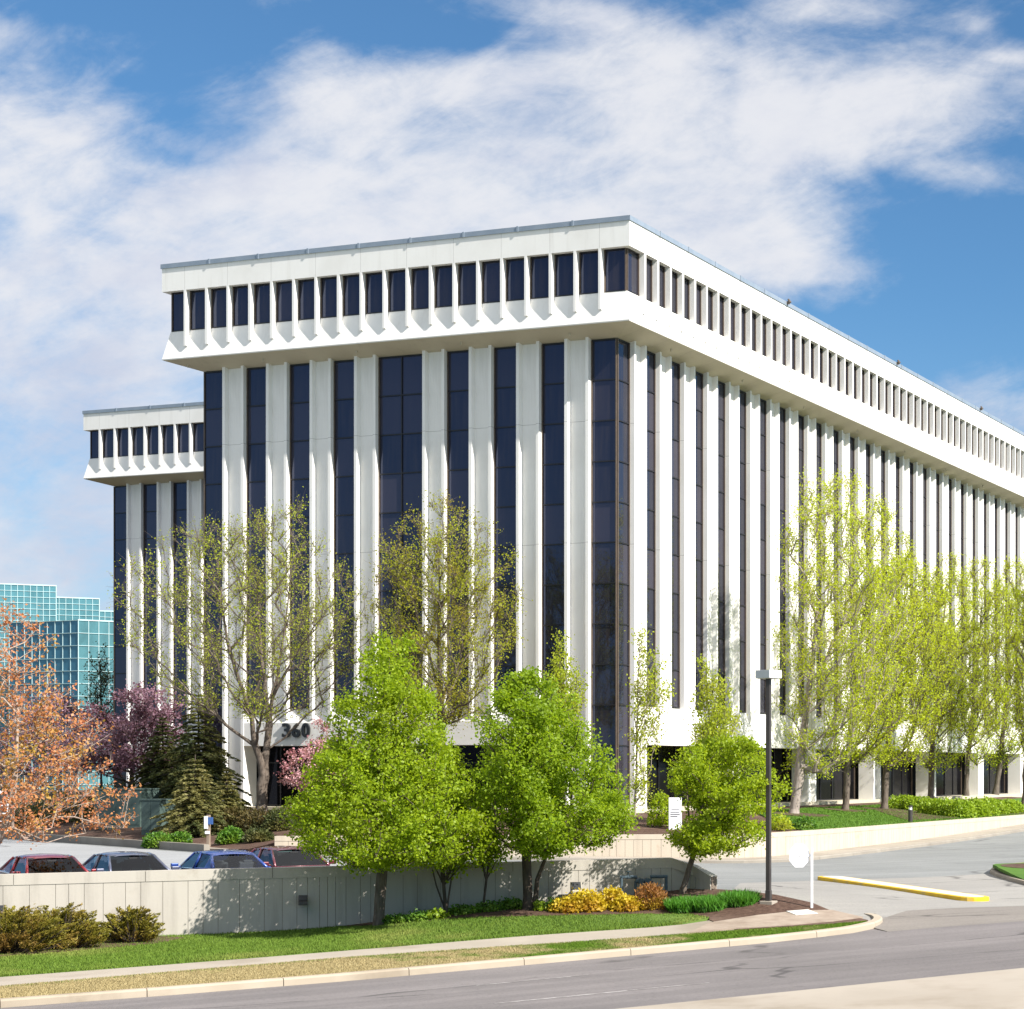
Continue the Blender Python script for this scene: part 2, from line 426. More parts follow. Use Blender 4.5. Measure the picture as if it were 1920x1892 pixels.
def office_block(root, LB, WA, fins_R, sides, ground):
    """one block of offices: local x runs along the long side, local y along the narrow front"""
    # hull
    MB().ring([(.36, Z_HEAD), (0, Z_HEAD), (0, 26.67)], 0, LB, 0, WA).build('fascia', M['fascia'], root)
    cap = MB().ring([(.02, 26.67), (-.05, 26.67), (-.05, Z_ROOF), (.32, Z_ROOF), (.32, 26.4)], 0, LB, 0, WA)
    for i in range(1, 9): cap.box(-.075, -.04, WA * i / 9 - .05, WA * i / 9 + .05, 26.66, Z_ROOF + .02)
    for i in range(1, int(LB / 2.9)): cap.box(LB * i / int(LB / 2.9) - .05, LB * i / int(LB / 2.9) + .05, -.075, -.04, 26.66, Z_ROOF + .02)
    cap.build('roof_flashing', M['flashing'], root)
    MB().face((.3, .3, 26.5), (LB - .3, .3, 26.5), (LB - .3, WA - .3, 26.5), (.3, WA - .3, 26.5)).build('roof', M['roofing'], root)
    MB().ring([(0.02, Z_OV), (0, Z_OV + .05), (.29, Z_SILL), (.6, Z_SILL)], 0, LB, 0, WA).build('apron', M['precast'], root)
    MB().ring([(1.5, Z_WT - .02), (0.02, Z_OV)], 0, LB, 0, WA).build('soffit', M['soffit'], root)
    core = MB().box(1.52, LB - 1.52, 1.52, WA - 1.52, 3.2, 26.3)
    core.box(.5, LB - .5, .5, WA - .5, Z_SILL - .1, 26.2)
    core.box(2.5, LB - 2.5, 2.5, WA - 2.5, 0, 3.2)
    if 'back' in sides:
        for k in range(int((WA - 3) / 2.56)): core.box(LB - 1.5, LB - 1.1, 2.6 + 2.56 * k, 2.6 + 2.56 * k + 1.22, 0, Z_WT)
    core.build('core_wall', M['interior'], root)
    # fins and top floor windows, front
    fin = shared('fin', fin_mesh)
    nF = 19
    for k in range(nF): put('fin', fin, M['precast'], root, place_F(S0 + k * MOD))
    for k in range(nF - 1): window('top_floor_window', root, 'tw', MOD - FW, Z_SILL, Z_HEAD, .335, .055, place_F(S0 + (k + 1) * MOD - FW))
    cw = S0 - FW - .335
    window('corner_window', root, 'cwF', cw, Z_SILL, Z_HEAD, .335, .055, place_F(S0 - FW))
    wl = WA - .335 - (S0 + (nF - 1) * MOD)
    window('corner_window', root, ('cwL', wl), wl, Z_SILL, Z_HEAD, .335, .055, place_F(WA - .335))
    # front: window strips between piers
    c = WA / 2
    ow = 2.56 - PW
    edges = [(2.72 + .03, None)]
    cents = [c - 8.32, c - 5.76, c - 3.2, c + 3.2, c + 5.76, c + 8.32]
    spots = [(x - ow / 2, x + ow / 2) for x in cents] + [(c - 1.28 - .03, c + 1.28 + .03)]
    spots.sort()
    m9 = [z for z in TOPMUL if z > Z_ST + .3]; mall = [z for z in TOPMUL]
    for lo, hi in spots:
        w = hi - lo
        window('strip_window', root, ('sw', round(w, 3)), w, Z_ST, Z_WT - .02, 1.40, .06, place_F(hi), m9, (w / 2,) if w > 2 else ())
    bounds = [2.72] + [q for s in spots for q in s] + [WA - 2.72]
    piers = [(bounds[i], bounds[i + 1]) for i in range(0, len(bounds), 2)]
    for i, (lo, hi) in enumerate(piers):
        full = i in (0, len(piers) - 1); w = hi - lo
        me = shared(('pier', full, round(w, 3)), lambda: pier_mesh(0 if full else 4.38, Z_WT + .1, 2.1 if full else 1.5, w))
        put('column' if full else 'pier', me, M['pier'], root, place_F(hi))
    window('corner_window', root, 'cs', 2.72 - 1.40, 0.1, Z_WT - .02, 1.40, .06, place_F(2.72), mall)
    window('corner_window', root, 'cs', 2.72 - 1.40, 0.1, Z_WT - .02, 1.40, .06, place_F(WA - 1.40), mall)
    L = WA - 2 * 2.72 - 2 * PW
    put('spandrel', spandrel_mesh(WA - 5.44 - 2 * PW), M['precast'], root, place_F(WA - 2.72 - PW))
    if not ground: return
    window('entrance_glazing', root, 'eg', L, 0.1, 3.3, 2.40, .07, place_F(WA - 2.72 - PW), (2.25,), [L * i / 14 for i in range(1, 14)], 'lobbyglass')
    MB().box(.9, LB - .9, .9, WA - .9, -.6, .09).build('plinth', M['soffit'], root)
    # long side
    for k in range(fins_R): put('fin', fin, M['precast'], root, place_R(S0 + k * MOD - FW))
    for k in range(fins_R - 1): window('side_top_window', root, 'tw', MOD - FW, Z_SILL, Z_HEAD, .335, .055, place_R(S0 + k * MOD))
    window('corner_window', root, 'cwF', cw, Z_SILL, Z_HEAD, .335, .055, place_R(.335))
    window('corner_window', root, 'csR', 2.55 - 1.40, 0.1, Z_WT - .02, 1.40, .06, place_R(1.40), mall)
    nP = 25
    pj, cj = shared('pj', lambda: pier_mesh(4.38, Z_WT + .1, 1.5)), shared('cj', lambda: pier_mesh(0, Z_WT + .1, 2.1))
    for j in range(nP):
        x = 2.55 + 2.56 * j
        put('column' if j % 4 == 0 else 'pier', cj if j % 4 == 0 else pj, M['pier'], root, place_R(x))
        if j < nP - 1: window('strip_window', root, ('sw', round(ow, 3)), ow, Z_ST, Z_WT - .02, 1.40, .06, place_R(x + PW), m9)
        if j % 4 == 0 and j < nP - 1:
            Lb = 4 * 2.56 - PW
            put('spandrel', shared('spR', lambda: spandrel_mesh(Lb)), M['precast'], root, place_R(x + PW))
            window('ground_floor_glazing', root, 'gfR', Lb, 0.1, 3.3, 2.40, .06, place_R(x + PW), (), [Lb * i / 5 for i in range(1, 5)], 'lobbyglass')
    for b in (17.5, 34.2, 50.6):
        m = MB().box(b - .06, b + .06, -.2, .1, 26.75, 26.9); m.tube((b, -.22, 26.82), (b, -.12, 27.02), .09, .05, 8)
        m.build('roof_floodlight', M['bronze'], root)
    for b in [5.3 + 8.0 * i for i in range(7)]:
        MB().tube((b, .62, 21.84), (b, .62, 22.02), .03, .05, 8).build('soffit_light', M['soffit'], root)
    for a in (3.4, 9.2, 15.0, 20.4, 24.9):
        MB().tube((.62, a, 21.84), (.62, a, 22.02), .03, .05, 8).build('soffit_light', M['soffit'], root)


def office_root(b, a, label, group):
    p = bxy(b, a)
    return empty('office_building', (p.x * K, p.y * K, ZB * K), math.atan2(VB.y, VB.x), K, label, 'office building', group)

off1 = office_root(0, 0, 'large white office building with dark window strips, overhanging top floor and the number 360', 'white office blocks')
office_block(off1, 67.2, 25.95, 51, ('back',), True)
off2 = office_root(30.6, 59.1 - 25.95, 'farther white office block partly hidden behind the left end of the large one', 'white office blocks')
office_block(off2, 24.0, 25.95, 0, (), False)

# street number on the front panel
for ch, a in (('3', 19.62), ('6', 19.05), ('0', 18.48)):
    cu = bpy.data.curves.new('number', 'FONT'); cu.body = ch; cu.size = 1.0; cu.extrude = .05; cu.offset = .025
    t = bpy.data.objects.new('number_tmp', cu); COL.objects.link(t); dg = bpy.context.evaluated_depsgraph_get()
    me = bpy.data.meshes.new_from_object(t.evaluated_get(dg)); bpy.data.objects.remove(t)
    R = Matrix.Rotation(math.pi / 2, 4, 'X'); co = [R @ v.co for v in me.vertices]
    xs = [c.x for c in co]; zs = [c.z for c in co]
    sx = .47 / (max(xs) - min(xs)); sz = .70 / (max(zs) - min(zs))
    for v, c in zip(me.vertices, co): v.co = ((c.x - min(xs)) * sx, c.y, (c.z - min(zs)) * sz)
    me.materials.clear(); me.update()
    o = link('digit', me, M['number'], off1, (1.06, a, 3.48), ROTF)

# ------------------------------------------------------------------ ground heights
DST = Vector((.827, .562))                   # the street runs this way and climbs gently to the right
GRADE, RC = .024, Vector((-17.5, 37.3))
def PZ(x, y): return GRADE * ((x - RC.x) * DST.x + (y - RC.y) * DST.y)
def at_p(px, py, dz=0.0):
    q, r = (py - HYP) / FPX, rx(px); c = -GRADE * RC.dot(DST) + dz
    Y = (ZC - c) / (q + GRADE * (DST.x * r + DST.y)); return Vector((r * Y, Y, ZC - q * Y))
wallA, wallD = Vector((-23.0, 49.0)), Vector((0.951, 0.309))
def wall_pt(s, n=0.0): return wallA + wallD * s + Vector((-wallD.y, wallD.x)) * n     # n > 0 lies behind the low wall
def wall_s(px): r = rx(px); return (r * wallA.y - wallA.x) / (wallD.x - r * wallD.y)
S_END = 17.25
h0pts = []
for px, py, Y in ((0, 1768, 49), (300, 1755, 50.2), (640, 1740, 51.5), (710, 1736, 51.2), (830, 1708, 52.2), (830, 1722, 50.9), (995, 1700, 52.6), (1110, 1690, 53.3),
                  (1280, 1671, 54.1), (1280, 1718, 51.9), (1343, 1669, 53.6), (1441, 1690, 52.2), (1460, 1700, 51.7), (1522, 1703, 52.0), (1573, 1722, 51.6)):
    p = at_y(px, py, Y); h0pts.append(tuple(p))
for px, py in ((0, 1832), (0, 1850), (640, 1783), (640, 1796), (1280, 1735), (1280, 1750), (1500, 1733), (1600, 1727), (300, 1810), (960, 1760)):
    h0pts.append(tuple(at_p(px, py, .15)))
for t in (-25, -12):
    for o in (0, 3.5): p = at_p(0, 1850, .15); h0pts.append((p.x + DST.x * t, p.y + DST.y * t + o, p.z + GRADE * t + .01 * o))
h0pts.append((-45, 42, .05))
H0 = Surf(h0pts)
def street(px, py, t, dz=0.0): p = at_p(px, py, 0); return (p.x + DST.x * t, p.y + DST.y * t, p.z + GRADE * t + dz)
H1 = Surf([(-25.4, 76.5, 1.2), (-11.9, 78.3, .9), (-8.5, 78.6, .82), (-4.5, 84, .86), (-.88, 95, .94), (5.8, 113.8, 1.27), (17, 140, 1.65), (40, 150, 1.7),
           street(1645, 1741, 0), street(1700, 1741, 0), street(1920, 1727, 0), street(1920, 1727, 10), street(1920, 1727, 22), street(1920, 1727, 40), (-2.33, 51.6, .60), (-4.0, 53.0, .93), (-5.75, 53.9, 1.17), (-10, 54.5, .9), (-16, 53, .84),
           (-23, 50.5, .82), (-30, 48, .8), (-60, 40, .7), (-28.7, 79, 1.2), (-43.7, 94.5, 1.2), (-60, 112, 1.2), (-40, 60, .9), (-70, 80, 1.0),
           (-3.27, 67, .75), (1.33, 58.6, .62), (-6.5, 62, .95), (3, 72, .74), (12, 90, .95), (30, 110, 1.3)])
w2pts = [(-25.4, 76.8), (-20, 77.5), (-15.5, 78.1), (-11.9, 78.6), (-9.5, 78.95), (-8.0, 79.3), (-6.9, 80.1), (-6.1, 81.4), (-5.0, 83.9)] + [(-4.24 + .336 * t, 85.8 + .942 * t) for t in (1, 6, 12, 20, 30, 42, 56, 72)]
W2TOP = 1.9
H2 = Surf([(p[0], p[1], 1.82) for p in w2pts] + [(*bxy(b, 1.0), 2.52) for b in (0, 12, 25, 40, 60)] + [(*bxy(1.0, a), 2.5) for a in (3, 10, 18, 26)] +
          [(-26.6, 77.0, 1.25), (-28.7, 79, 1.3), (-36, 86.6, 1.3), (-43.7, 94.5, 1.3), (-60, 112, 1.35), (-80, 132, 1.4), (-62, 140, 2.3), (-30, 150, 2.5), (-90, 170, 2.2), (40, 170, 2.5), (30, 140, 2.4), (20, 190, 2.5)] +
          [(*bxy(-3.5, 12), 2.35), (*bxy(-3.5, 22), 2.25)])

# ------------------------------------------------------------------ ground materials
M['asphalt'] = None
def asphalt(name, c1, c2, crack=0.6, scale=1.0):
    m, N, b = pmat(name, c1, 0.9, 0.25); tc = N.node('ShaderNodeTexCoord'); v = tc.outputs['Object']
    big = N.smooth(N.noise(v, .12 * scale, 7, .6), .35, .7)
    mp = N.node('ShaderNodeMapping'); mp.inputs['Rotation'].default_value = (0, 0, math.radians(-34.2)); N.l.new(v, mp.inputs[0])
    mp2 = N.node('ShaderNodeMapping'); mp2.inputs['Scale'].default_value = (.05, 1.1, 1); N.l.new(mp.outputs[0], mp2.inputs[0])
    lane = N.smooth(N.noise(mp2.outputs[0], 1.0, 6, .6), .4, .7)
    f = N.math('ADD', N.math('MULTIPLY', big, .5), N.math('MULTIPLY', lane, .5))
    c = N.mix(f, c1, c2)
    fine = N.noise(v, 13, 5, .75); c = N.mix(N.math('MULTIPLY', N.smooth(fine, .48, .72), .55), c, tuple(x * .5 for x in c1))
    fine2 = N.noise(v, 19, 4, .75); c = N.mix(N.math('MULTIPLY', N.smooth(fine2, .55, .75), .35), c, tuple(min(1, x * 1.7) for x in c1))
    if crack:
        mp3 = N.node('ShaderNodeMapping'); mp3.inputs['Scale'].default_value = (.10, .42, 1); N.l.new(mp.outputs[0], mp3.inputs[0])
        nz = N.node('ShaderNodeTexNoise'); N.l.new(mp3.outputs[0], nz.inputs['Vector']); nz.inputs['Scale'].default_value = 1.3; nz.inputs['Detail'].default_value = 5
        mv = N.node('ShaderNodeMix', data_type='VECTOR'); mv.inputs[0].default_value = .35; N.l.new(mp3.outputs[0], mv.inputs[4]); N.l.new(nz.outputs[1], mv.inputs[5])
        vo = N.node('ShaderNodeTexVoronoi', feature='DISTANCE_TO_EDGE'); vo.inputs['Scale'].default_value = .9; N.l.new(mv.outputs[1], vo.inputs['Vector'])
        ck = N.math('MULTIPLY', N.smooth(vo.outputs['Distance'], .014, .003), N.smooth(N.noise(v, .3, 3, .6), .42, .55))
        c = N.mix(N.math('MULTIPLY', ck, crack), c, (.03, .028, .028))
    N.l.new(c, b.inputs['Base Color'])
    bp = N.node('ShaderNodeBump'); bp.inputs['Strength'].default_value = .35; bp.inputs['Distance'].default_value = .02
    N.l.new(N.noise(v, 40, 4, .7), bp.inputs['Height']); N.l.new(bp.outputs[0], b.inputs['Normal'])
    return m
M['asphalt'] = asphalt('worn_asphalt', (.124, .113, .111), (.20, .181, .177))
M['drive'] = asphalt('drive_concrete', (.225, .215, .20), (.285, .273, .25), .6)
M['lot'] = asphalt('lot_paving', (.165, .17, .167), (.235, .24, .235), .5)
M['apron'] = asphalt('apron_concrete', (.165, .148, .132), (.215, .194, .174), .6)
M['walk'] = varied('sidewalk_concrete', (.285, .25, .205), (.34, .30, .25), .5, .85, bump=.2, c3=(.225, .19, .148), s3=.25)
M['kerb'] = varied('kerb_concrete', (.32, .27, .205), (.375, .32, .25), .6, .85, bump=.15, c3=(.23, .19, .14), s3=.3)
M['kerbdark'] = varied('old_kerb_concrete', (.21, .185, .155), (.27, .245, .205), .6, .85, bump=.15)
M['mulch'] = varied('bark_mulch', (.045, .022, .014), (.10, .058, .040), 7, .95, bump=.9, bscale=14, c3=(.13, .085, .062), s3=.45)
M['soil'] = varied('bare_dirt', (.22, .17, .13), (.30, .245, .195), 1.6, .95, bump=.4)
M['lawn'] = varied('green_lawn', (.055, .105, .013), (.085, .150, .02), .7, .9, bump=.8, bscale=16, c3=(.105, .17, .03), s3=.22)
M['lawnR'] = varied('bright_lawn', (.050, .115, .012), (.075, .155, .016), .7, .9, bump=.8, bscale=16)
M['groundm'] = varied('far_ground', (.06, .08, .03), (.10, .11, .05), .05, .95)


def verge_mat():
    """roadside grass: straw coloured and patchy in one stretch, green in the other"""
    m, N, b = pmat('patchy_verge_grass', (.3, .25, .12), .95, .1); tc = N.node('ShaderNodeTexCoord'); v = tc.outputs['Object']; s = N.sep(v)
    t = N.math('ADD', N.math('MULTIPLY', s[0], .7), N.math('MULTIPLY', s[1], .7))
    n = N.noise(v, .8, 6, .65)
    g = N.smooth(N.math('ADD', N.math('MULTIPLY', t, .075), N.math('MULTIPLY', N.math('SUBTRACT', n, .5), 3.2)), 1.75, 2.55)
    straw = N.mix(N.noise(v, 9, 5, .7), (.24, .19, .085), (.34, .28, .15))
    green = N.mix(N.noise(v, 5, 5, .7), (.045, .12, .012), (.085, .165, .02))
    N.l.new(N.mix(g, straw, green), b.inputs['Base Color'])
    bp = N.node('ShaderNodeBump'); bp.inputs['Strength'].default_value = .7; bp.inputs['Distance'].default_value = .03
    N.l.new(N.noise(v, 18, 5, .7), bp.inputs['Height']); N.l.new(bp.outputs[0], b.inputs['Normal']); return m
M['verge'] = verge_mat()

# ------------------------------------------------------------------ ground sheets
flat = lambda z: (lambda x, y: z)
g = MB(); n = 64
pts = [(1800 * math.cos(2 * math.pi * i / n), 1800 * math.sin(2 * math.pi * i / n), -1.2) for i in range(n)]
o = MB().face(*pts).build('ground', M['groundm']); tag(o, kind='structure')

kpx = [(0, 1890), (320, 1866), (640, 1840.5), (960, 1812), (1280, 1783), (1440, 1768), (1540, 1757), (1600, 1749.5), (1640, 1741), (1650, 1737.2), (1656, 1732.5), (1655, 1728), (1646, 1724.5), (1634, 1723)]
kp = [Vector(at_p(*p)[:2]) for p in kpx]
kerb_line = [kp[0] - DST * 26, kp[0] - DST * 12] + kp
re_ = [Vector(at_p(*p)[:2]) for p in ((1663, 1747), (1780, 1737), (1920, 1727))]
far_edge = kerb_line[:11] + re_ + [re_[-1] + DST * 20, re_[-1] + DST * 60]
nearA, nearB = Vector(at_p(1150, 1892)[:2]), Vector(at_p(1920, 1815)[:2])
near_edge = [q - Vector((-DST.y, DST.x)) * 2.5 for q in (nearB + DST * 60, nearB, nearA, nearA - DST * 33)]
sheet('road', far_edge + near_edge, PZ, M['asphalt'], step=2.5, rim=.3)


def strip_of(line, d0, d1):
    """offset a polyline sideways (left positive) twice; gives a closed polygon"""
    L = []
    for d in (d0, d1):
        row = []
        for i, p in enumerate(line):
            a = line[max(0, i - 1)]; b = line[min(len(line) - 1, i + 1)]; t = (Vector(b) - Vector(a)).normalized()
            row.append(Vector(p) + Vector((-t.y, t.x)) * d)
        L.append(row)
    return L[0] + L[1][::-1]


def kerb_solid(name, line, width, z0, z1, mat, joint=3.0, hfun=None, closed=False, slope=.05):
    """kerb: segments with thin joints, top edge rounded off"""
    mb = MB(); P = [Vector(p) for p in line]
    cum = [0]
    for a, b in zip(P, P[1:]): cum.append(cum[-1] + (b - a).length)
    def pt(s):
        s = min(max(s, 0), cum[-1])
        for i in range(len(P) - 1):
            if s <= cum[i + 1] + 1e-6:
                t = (s - cum[i]) / max(1e-6, cum[i + 1] - cum[i]); return P[i].lerp(P[i + 1], t)
        return P[-1]
    def nrm(s):
        t = (pt(s + .15) - pt(s - .15)).normalized(); return Vector((-t.y, t.x))
    s = 0.0
    while s < cum[-1] - .01:
        e = min(s + joint, cum[-1]); k = max(1, int((e - s) / .5)); rows = []
        for j in range(k + 1):
            q = s + .008 + (e - s - .016) * j / k; p = pt(q); nn = nrm(q); h = hfun(p.x, p.y) if hfun else 0
            rows.append([(p.x, p.y, h + z0), (p.x + nn.x * slope * .3, p.y + nn.y * slope * .3, h + z1 - .035), (p.x + nn.x * slope, p.y + nn.y * slope, h + z1), (p.x + nn.x * width, p.y + nn.y * width, h + z1), (p.x + nn.x * width, p.y + nn.y * width, h + z0)])
        for r0, r1 in zip(rows, rows[1:]):
            for q in range(4): mb.face(*[tuple(c * K for c in v) for v in (r0[q], r1[q], r1[q + 1], r0[q + 1])])
        for r in (rows[0], rows[-1]): mb.face(*[tuple(c * K for c in v) for v in r])
        s = e
    return mb.build(name, mat, fix=True)
o = kerb_solid('kerb', kerb_line, .24, -.1, .155, M['kerb'], 2.6, hfun=PZ); tag(o, kind='structure')

# verge, sidewalk, lawn, bed: between the kerb and the low wall
def line_of(pixels, z): return [Vector(at_p(a, b, z)[:2]) for a, b in pixels]
walk_bot = line_of([(0, 1850), (320, 1823), (640, 1796), (960, 1772), (1280, 1750), (1380, 1743), (1480, 1737), (1560, 1731), (1625, 1725)], .15)
walk_top = line_of([(0, 1832), (320, 1808), (640, 1783), (960, 1758), (1280, 1735), (1330, 1731)], .15)
e0 = (walk_bot[1] - walk_bot[0]).normalized()
walk_bot = [walk_bot[0] - e0 * 26] + walk_bot; walk_top = [walk_top[0] - e0 * 26] + walk_top
kb = strip_of(kerb_line, .22, .23)[:len(kerb_line)]
sheet('verge', kb[:12] + walk_bot[::-1], H0, M['verge'], dz=-.02, step=.8)
sheet('sidewalk', walk_bot[:7] + walk_top[::-1], H0, M['walk'], step=.8)
W_RET = wall_pt(S_END) + Vector((.84, -.54)) * .78       # the wall's short return toward the street
wl = [wall_pt(s, -.02) for s in (-20, -8, 0, 4, 8, 9.6, 12, 14.5, 16.2, S_END)] + [W_RET]
lawn_top = line_of([(300, 1772), (340, 1763)], .2)
edge_mulch = [Vector(at_y(px, py, Y)[:2]) for px, py, Y in ((655, 1741, 51.4), (740, 1736, 50.7), (830, 1723, 50.8), (960, 1724, 51.0), (1100, 1721, 51.4), (1200, 1719, 51.7), (1290, 1722, 51.6), (1330, 1731, 50.9))]
lawn_poly = walk_top[:-1] + edge_mulch[::-1][:-1] + wl[:5][::-1]
sheet('lawn', lawn_poly, H0, M['lawn'], dz=0.012, step=.8)
drive_edge = [W_RET + Vector((.12, .1)), Vector((-4.9, 53.65)), Vector((-4.1, 53.25)), Vector((-3.1, 52.6)), Vector((-2.33, 51.6)), Vector((-1.55, 50.7))]
bed_poly = [edge_mulch[0]] + edge_mulch[1:] + [walk_top[-1]] + walk_bot[6:] + drive_edge[::-1] + wl[4:][::-1]
sheet('mulch_bed', bed_poly, H0, M['mulch'], dz=0.02, step=.6)
# bare dirt path in line with the sidewalk
dirt = line_of([(1290, 1750), (1330, 1735), (1420, 1728), (1500, 1722), (1560, 1718), (1618, 1722), (1560, 1729), (1480, 1736), (1380, 1742)], .15)
sheet('dirt_path', dirt, H0, M['soil'], dz=.045, step=.7)
sheet('juniper_bed', [Vector(at_y(px, py, Y)[:2]) for px, py, Y in ((-160, 1800, 44.5), (120, 1790, 46.6), (290, 1775, 48.3), (345, 1762, 49.6), (300, 1757, 49.9), (150, 1760, 49.3), (-160, 1770, 47.8))], H0, M['mulch'], dz=.04, step=.7)

# drive, parking lot, upper lawn
w2f = [Vector(p) for p in w2pts]
kb1 = [Vector((-28.7, 79)), Vector((-36, 86.6)), Vector((-43.7, 94.5)), Vector((-60, 112))]
mid = [Vector((-5.6, 57)), Vector((-5.9, 62)), Vector((-3.2, 67.2)), Vector((-.2, 69.3)), Vector((4, 73)), Vector((14, 84)), Vector((36, 108))]
lot_poly = [wall_pt(-20, .3), wall_pt(S_END, .3), wl[-1] + Vector((.1, .3)), Vector((-5.3, 54.3))] + mid + [Vector((45, 150))] + [Vector((p.x + .3, p.y)) for p in reversed(w2f)] + [Vector((-26.4, 76.4)), Vector((-27.0, 76.9))] + [k + Vector((-.3, -.4)) for k in kb1] + [Vector((-90, 110)), Vector((-90, 40))]
sheet('drive_lane', lot_poly, H1, M['lot'], dz=-.004, step=1.6)
M['lotpale'] = asphalt('pale_lot_concrete', (.25, .255, .26), (.315, .32, .325), .5)
sheet('parking_lot', [wall_pt(-18, .4), wall_pt(10, .4), Vector((-15, 60)), Vector((-18.5, 76.2)), Vector((-25.0, 75.6)), Vector((-26.6, 76.2)), Vector((-27.3, 76.6))] + [k + Vector((-.6, -.7)) for k in kb1] + [Vector((-88, 108)), Vector((-88, 42))], H1, M['lotpale'], dz=.004, step=1.6)
ap = [Vector(at_p(*p)[:2]) for p in ((1655, 1728), (1700, 1716), (1800, 1706), (1920, 1697))]
drive_poly = drive_edge + ap + [ap[-1] + DST * 22, ap[-1] + DST * 40] + mid[::-1] + [Vector((-5.3, 54.3))]
sheet('driveway', drive_poly, H1, M['drive'], dz=.004, step=1.2)
apr = [drive_edge[-1], Vector(at_p(1640, 1722)[:2])] + ap + [ap[-1] + DST * 22, ap[-1] + DST * 40] + [re_[-1] + DST * 40, re_[-1] + DST * 22] + re_[::-1] + [Vector(at_p(1640, 1742)[:2]), Vector(at_p(1646, 1732)[:2])]
sheet('drive_apron', apr, H1, M['apron'], dz=.012, step=.8)

def offset_line(line, d):
    row = []
    for i, p in enumerate(line):
        a = Vector(line[max(0, i - 1)]); b = Vector(line[min(len(line) - 1, i + 1)]); t = (b - a).normalized(); row.append(Vector(p) + Vector((-t.y, t.x)) * d)
    return row
w2walk = offset_line(w2f, -1.55); w2edge = offset_line(w2f, -1.75)
sheet('sidewalk', offset_line(w2f, -.02) + w2walk[::-1], H1, M['walk'], dz=.12, step=.9, rim=.25)
o = kerb_solid('kerb', [p for p in w2edge], .2, -.15, .135, M['kerbdark'], 3.2, hfun=H1); tag(o, kind='structure')
lotwalk = offset_line(kb1, -2.3)
sheet('sidewalk', [Vector((-27.2, 78.3))] + kb1[:] + lotwalk[::-1], H1, M['walk'], dz=.13, step=1.0, rim=.28)
o = kerb_solid('kerb', kb1, .25, -.1, .3, M['kerbdark'], 3.2, hfun=H1); tag(o, kind='structure')
up_poly = offset_line(w2f, .12) + [Vector((40, 185)), Vector((-100, 185)), Vector((-90, 142))] + [Vector((-60, 112.2))] + [Vector((k.x + .15, k.y + .15)) for k in kb1[::-1][1:]] + [Vector((-26.6, 77.3))]
sheet('planting_bed', up_poly, H2, M['mulch'], dz=-.03, step=2.0)
# right hand lawn on the upper level
rl = offset_line(w2f, .14)
lw = [Vector(at_y(1515, 1552, 81.5)[:2])] + [p for p in rl if p.y > 83] + [bxy(62, -1.0), bxy(40, -1.0), bxy(20, -1.0), bxy(9, -1.0), bxy(6.5, -3.5)]
lw = [rl[8]] + rl[9:] + [Vector(bxy(66, -1.0)), Vector(bxy(40, -1.0)), Vector(bxy(20, -1.0)), Vector(bxy(11, -1.0)), Vector(bxy(6, -4.0))]
sheet('upper_lawn', lw, H2, M['lawnR'], dz=.03, step=1.2)


# ---------------------------------------------------------------- things: walls
def wallmat(name, c1, c2, rust):
    m, N, b = pmat(name, c1, .85, .25); tc = N.node('ShaderNodeTexCoord'); v = tc.outputs['Object']
    mp = N.node('ShaderNodeMapping'); mp.inputs['Scale'].default_value = (2.2, 2.2, .22); N.l.new(v, mp.inputs[0])
    c = N.mix(N.smooth(N.noise(mp.outputs[0], 1.0, 7, .65), .42, .75), c1, c2)
    c = N.mix(N.math('MULTIPLY', N.smooth(N.noise(v, .7, 8, .7), .56, .75), .6), c, rust)
    N.l.new(c, b.inputs['Base Color'])
    bp = N.node('ShaderNodeBump'); bp.inputs['Strength'].default_value = .2; bp.inputs['Distance'].default_value = .02
    N.l.new(N.noise(v, 6, 8, .7), bp.inputs['Height']); N.l.new(bp.outputs[0], b.inputs['Normal']); return m
M['wall'] = wallmat('board_formed_concrete', (.415, .385, .335), (.325, .30, .26), (.25, .205, .155))
M['wall2'] = wallmat('pale_wall_concrete', (.46, .40, .32), (.385, .33, .262), (.33, .225, .145))
M['wallgap'] = pmat('wall_joint', (.16, .125, .095), .95)[0]


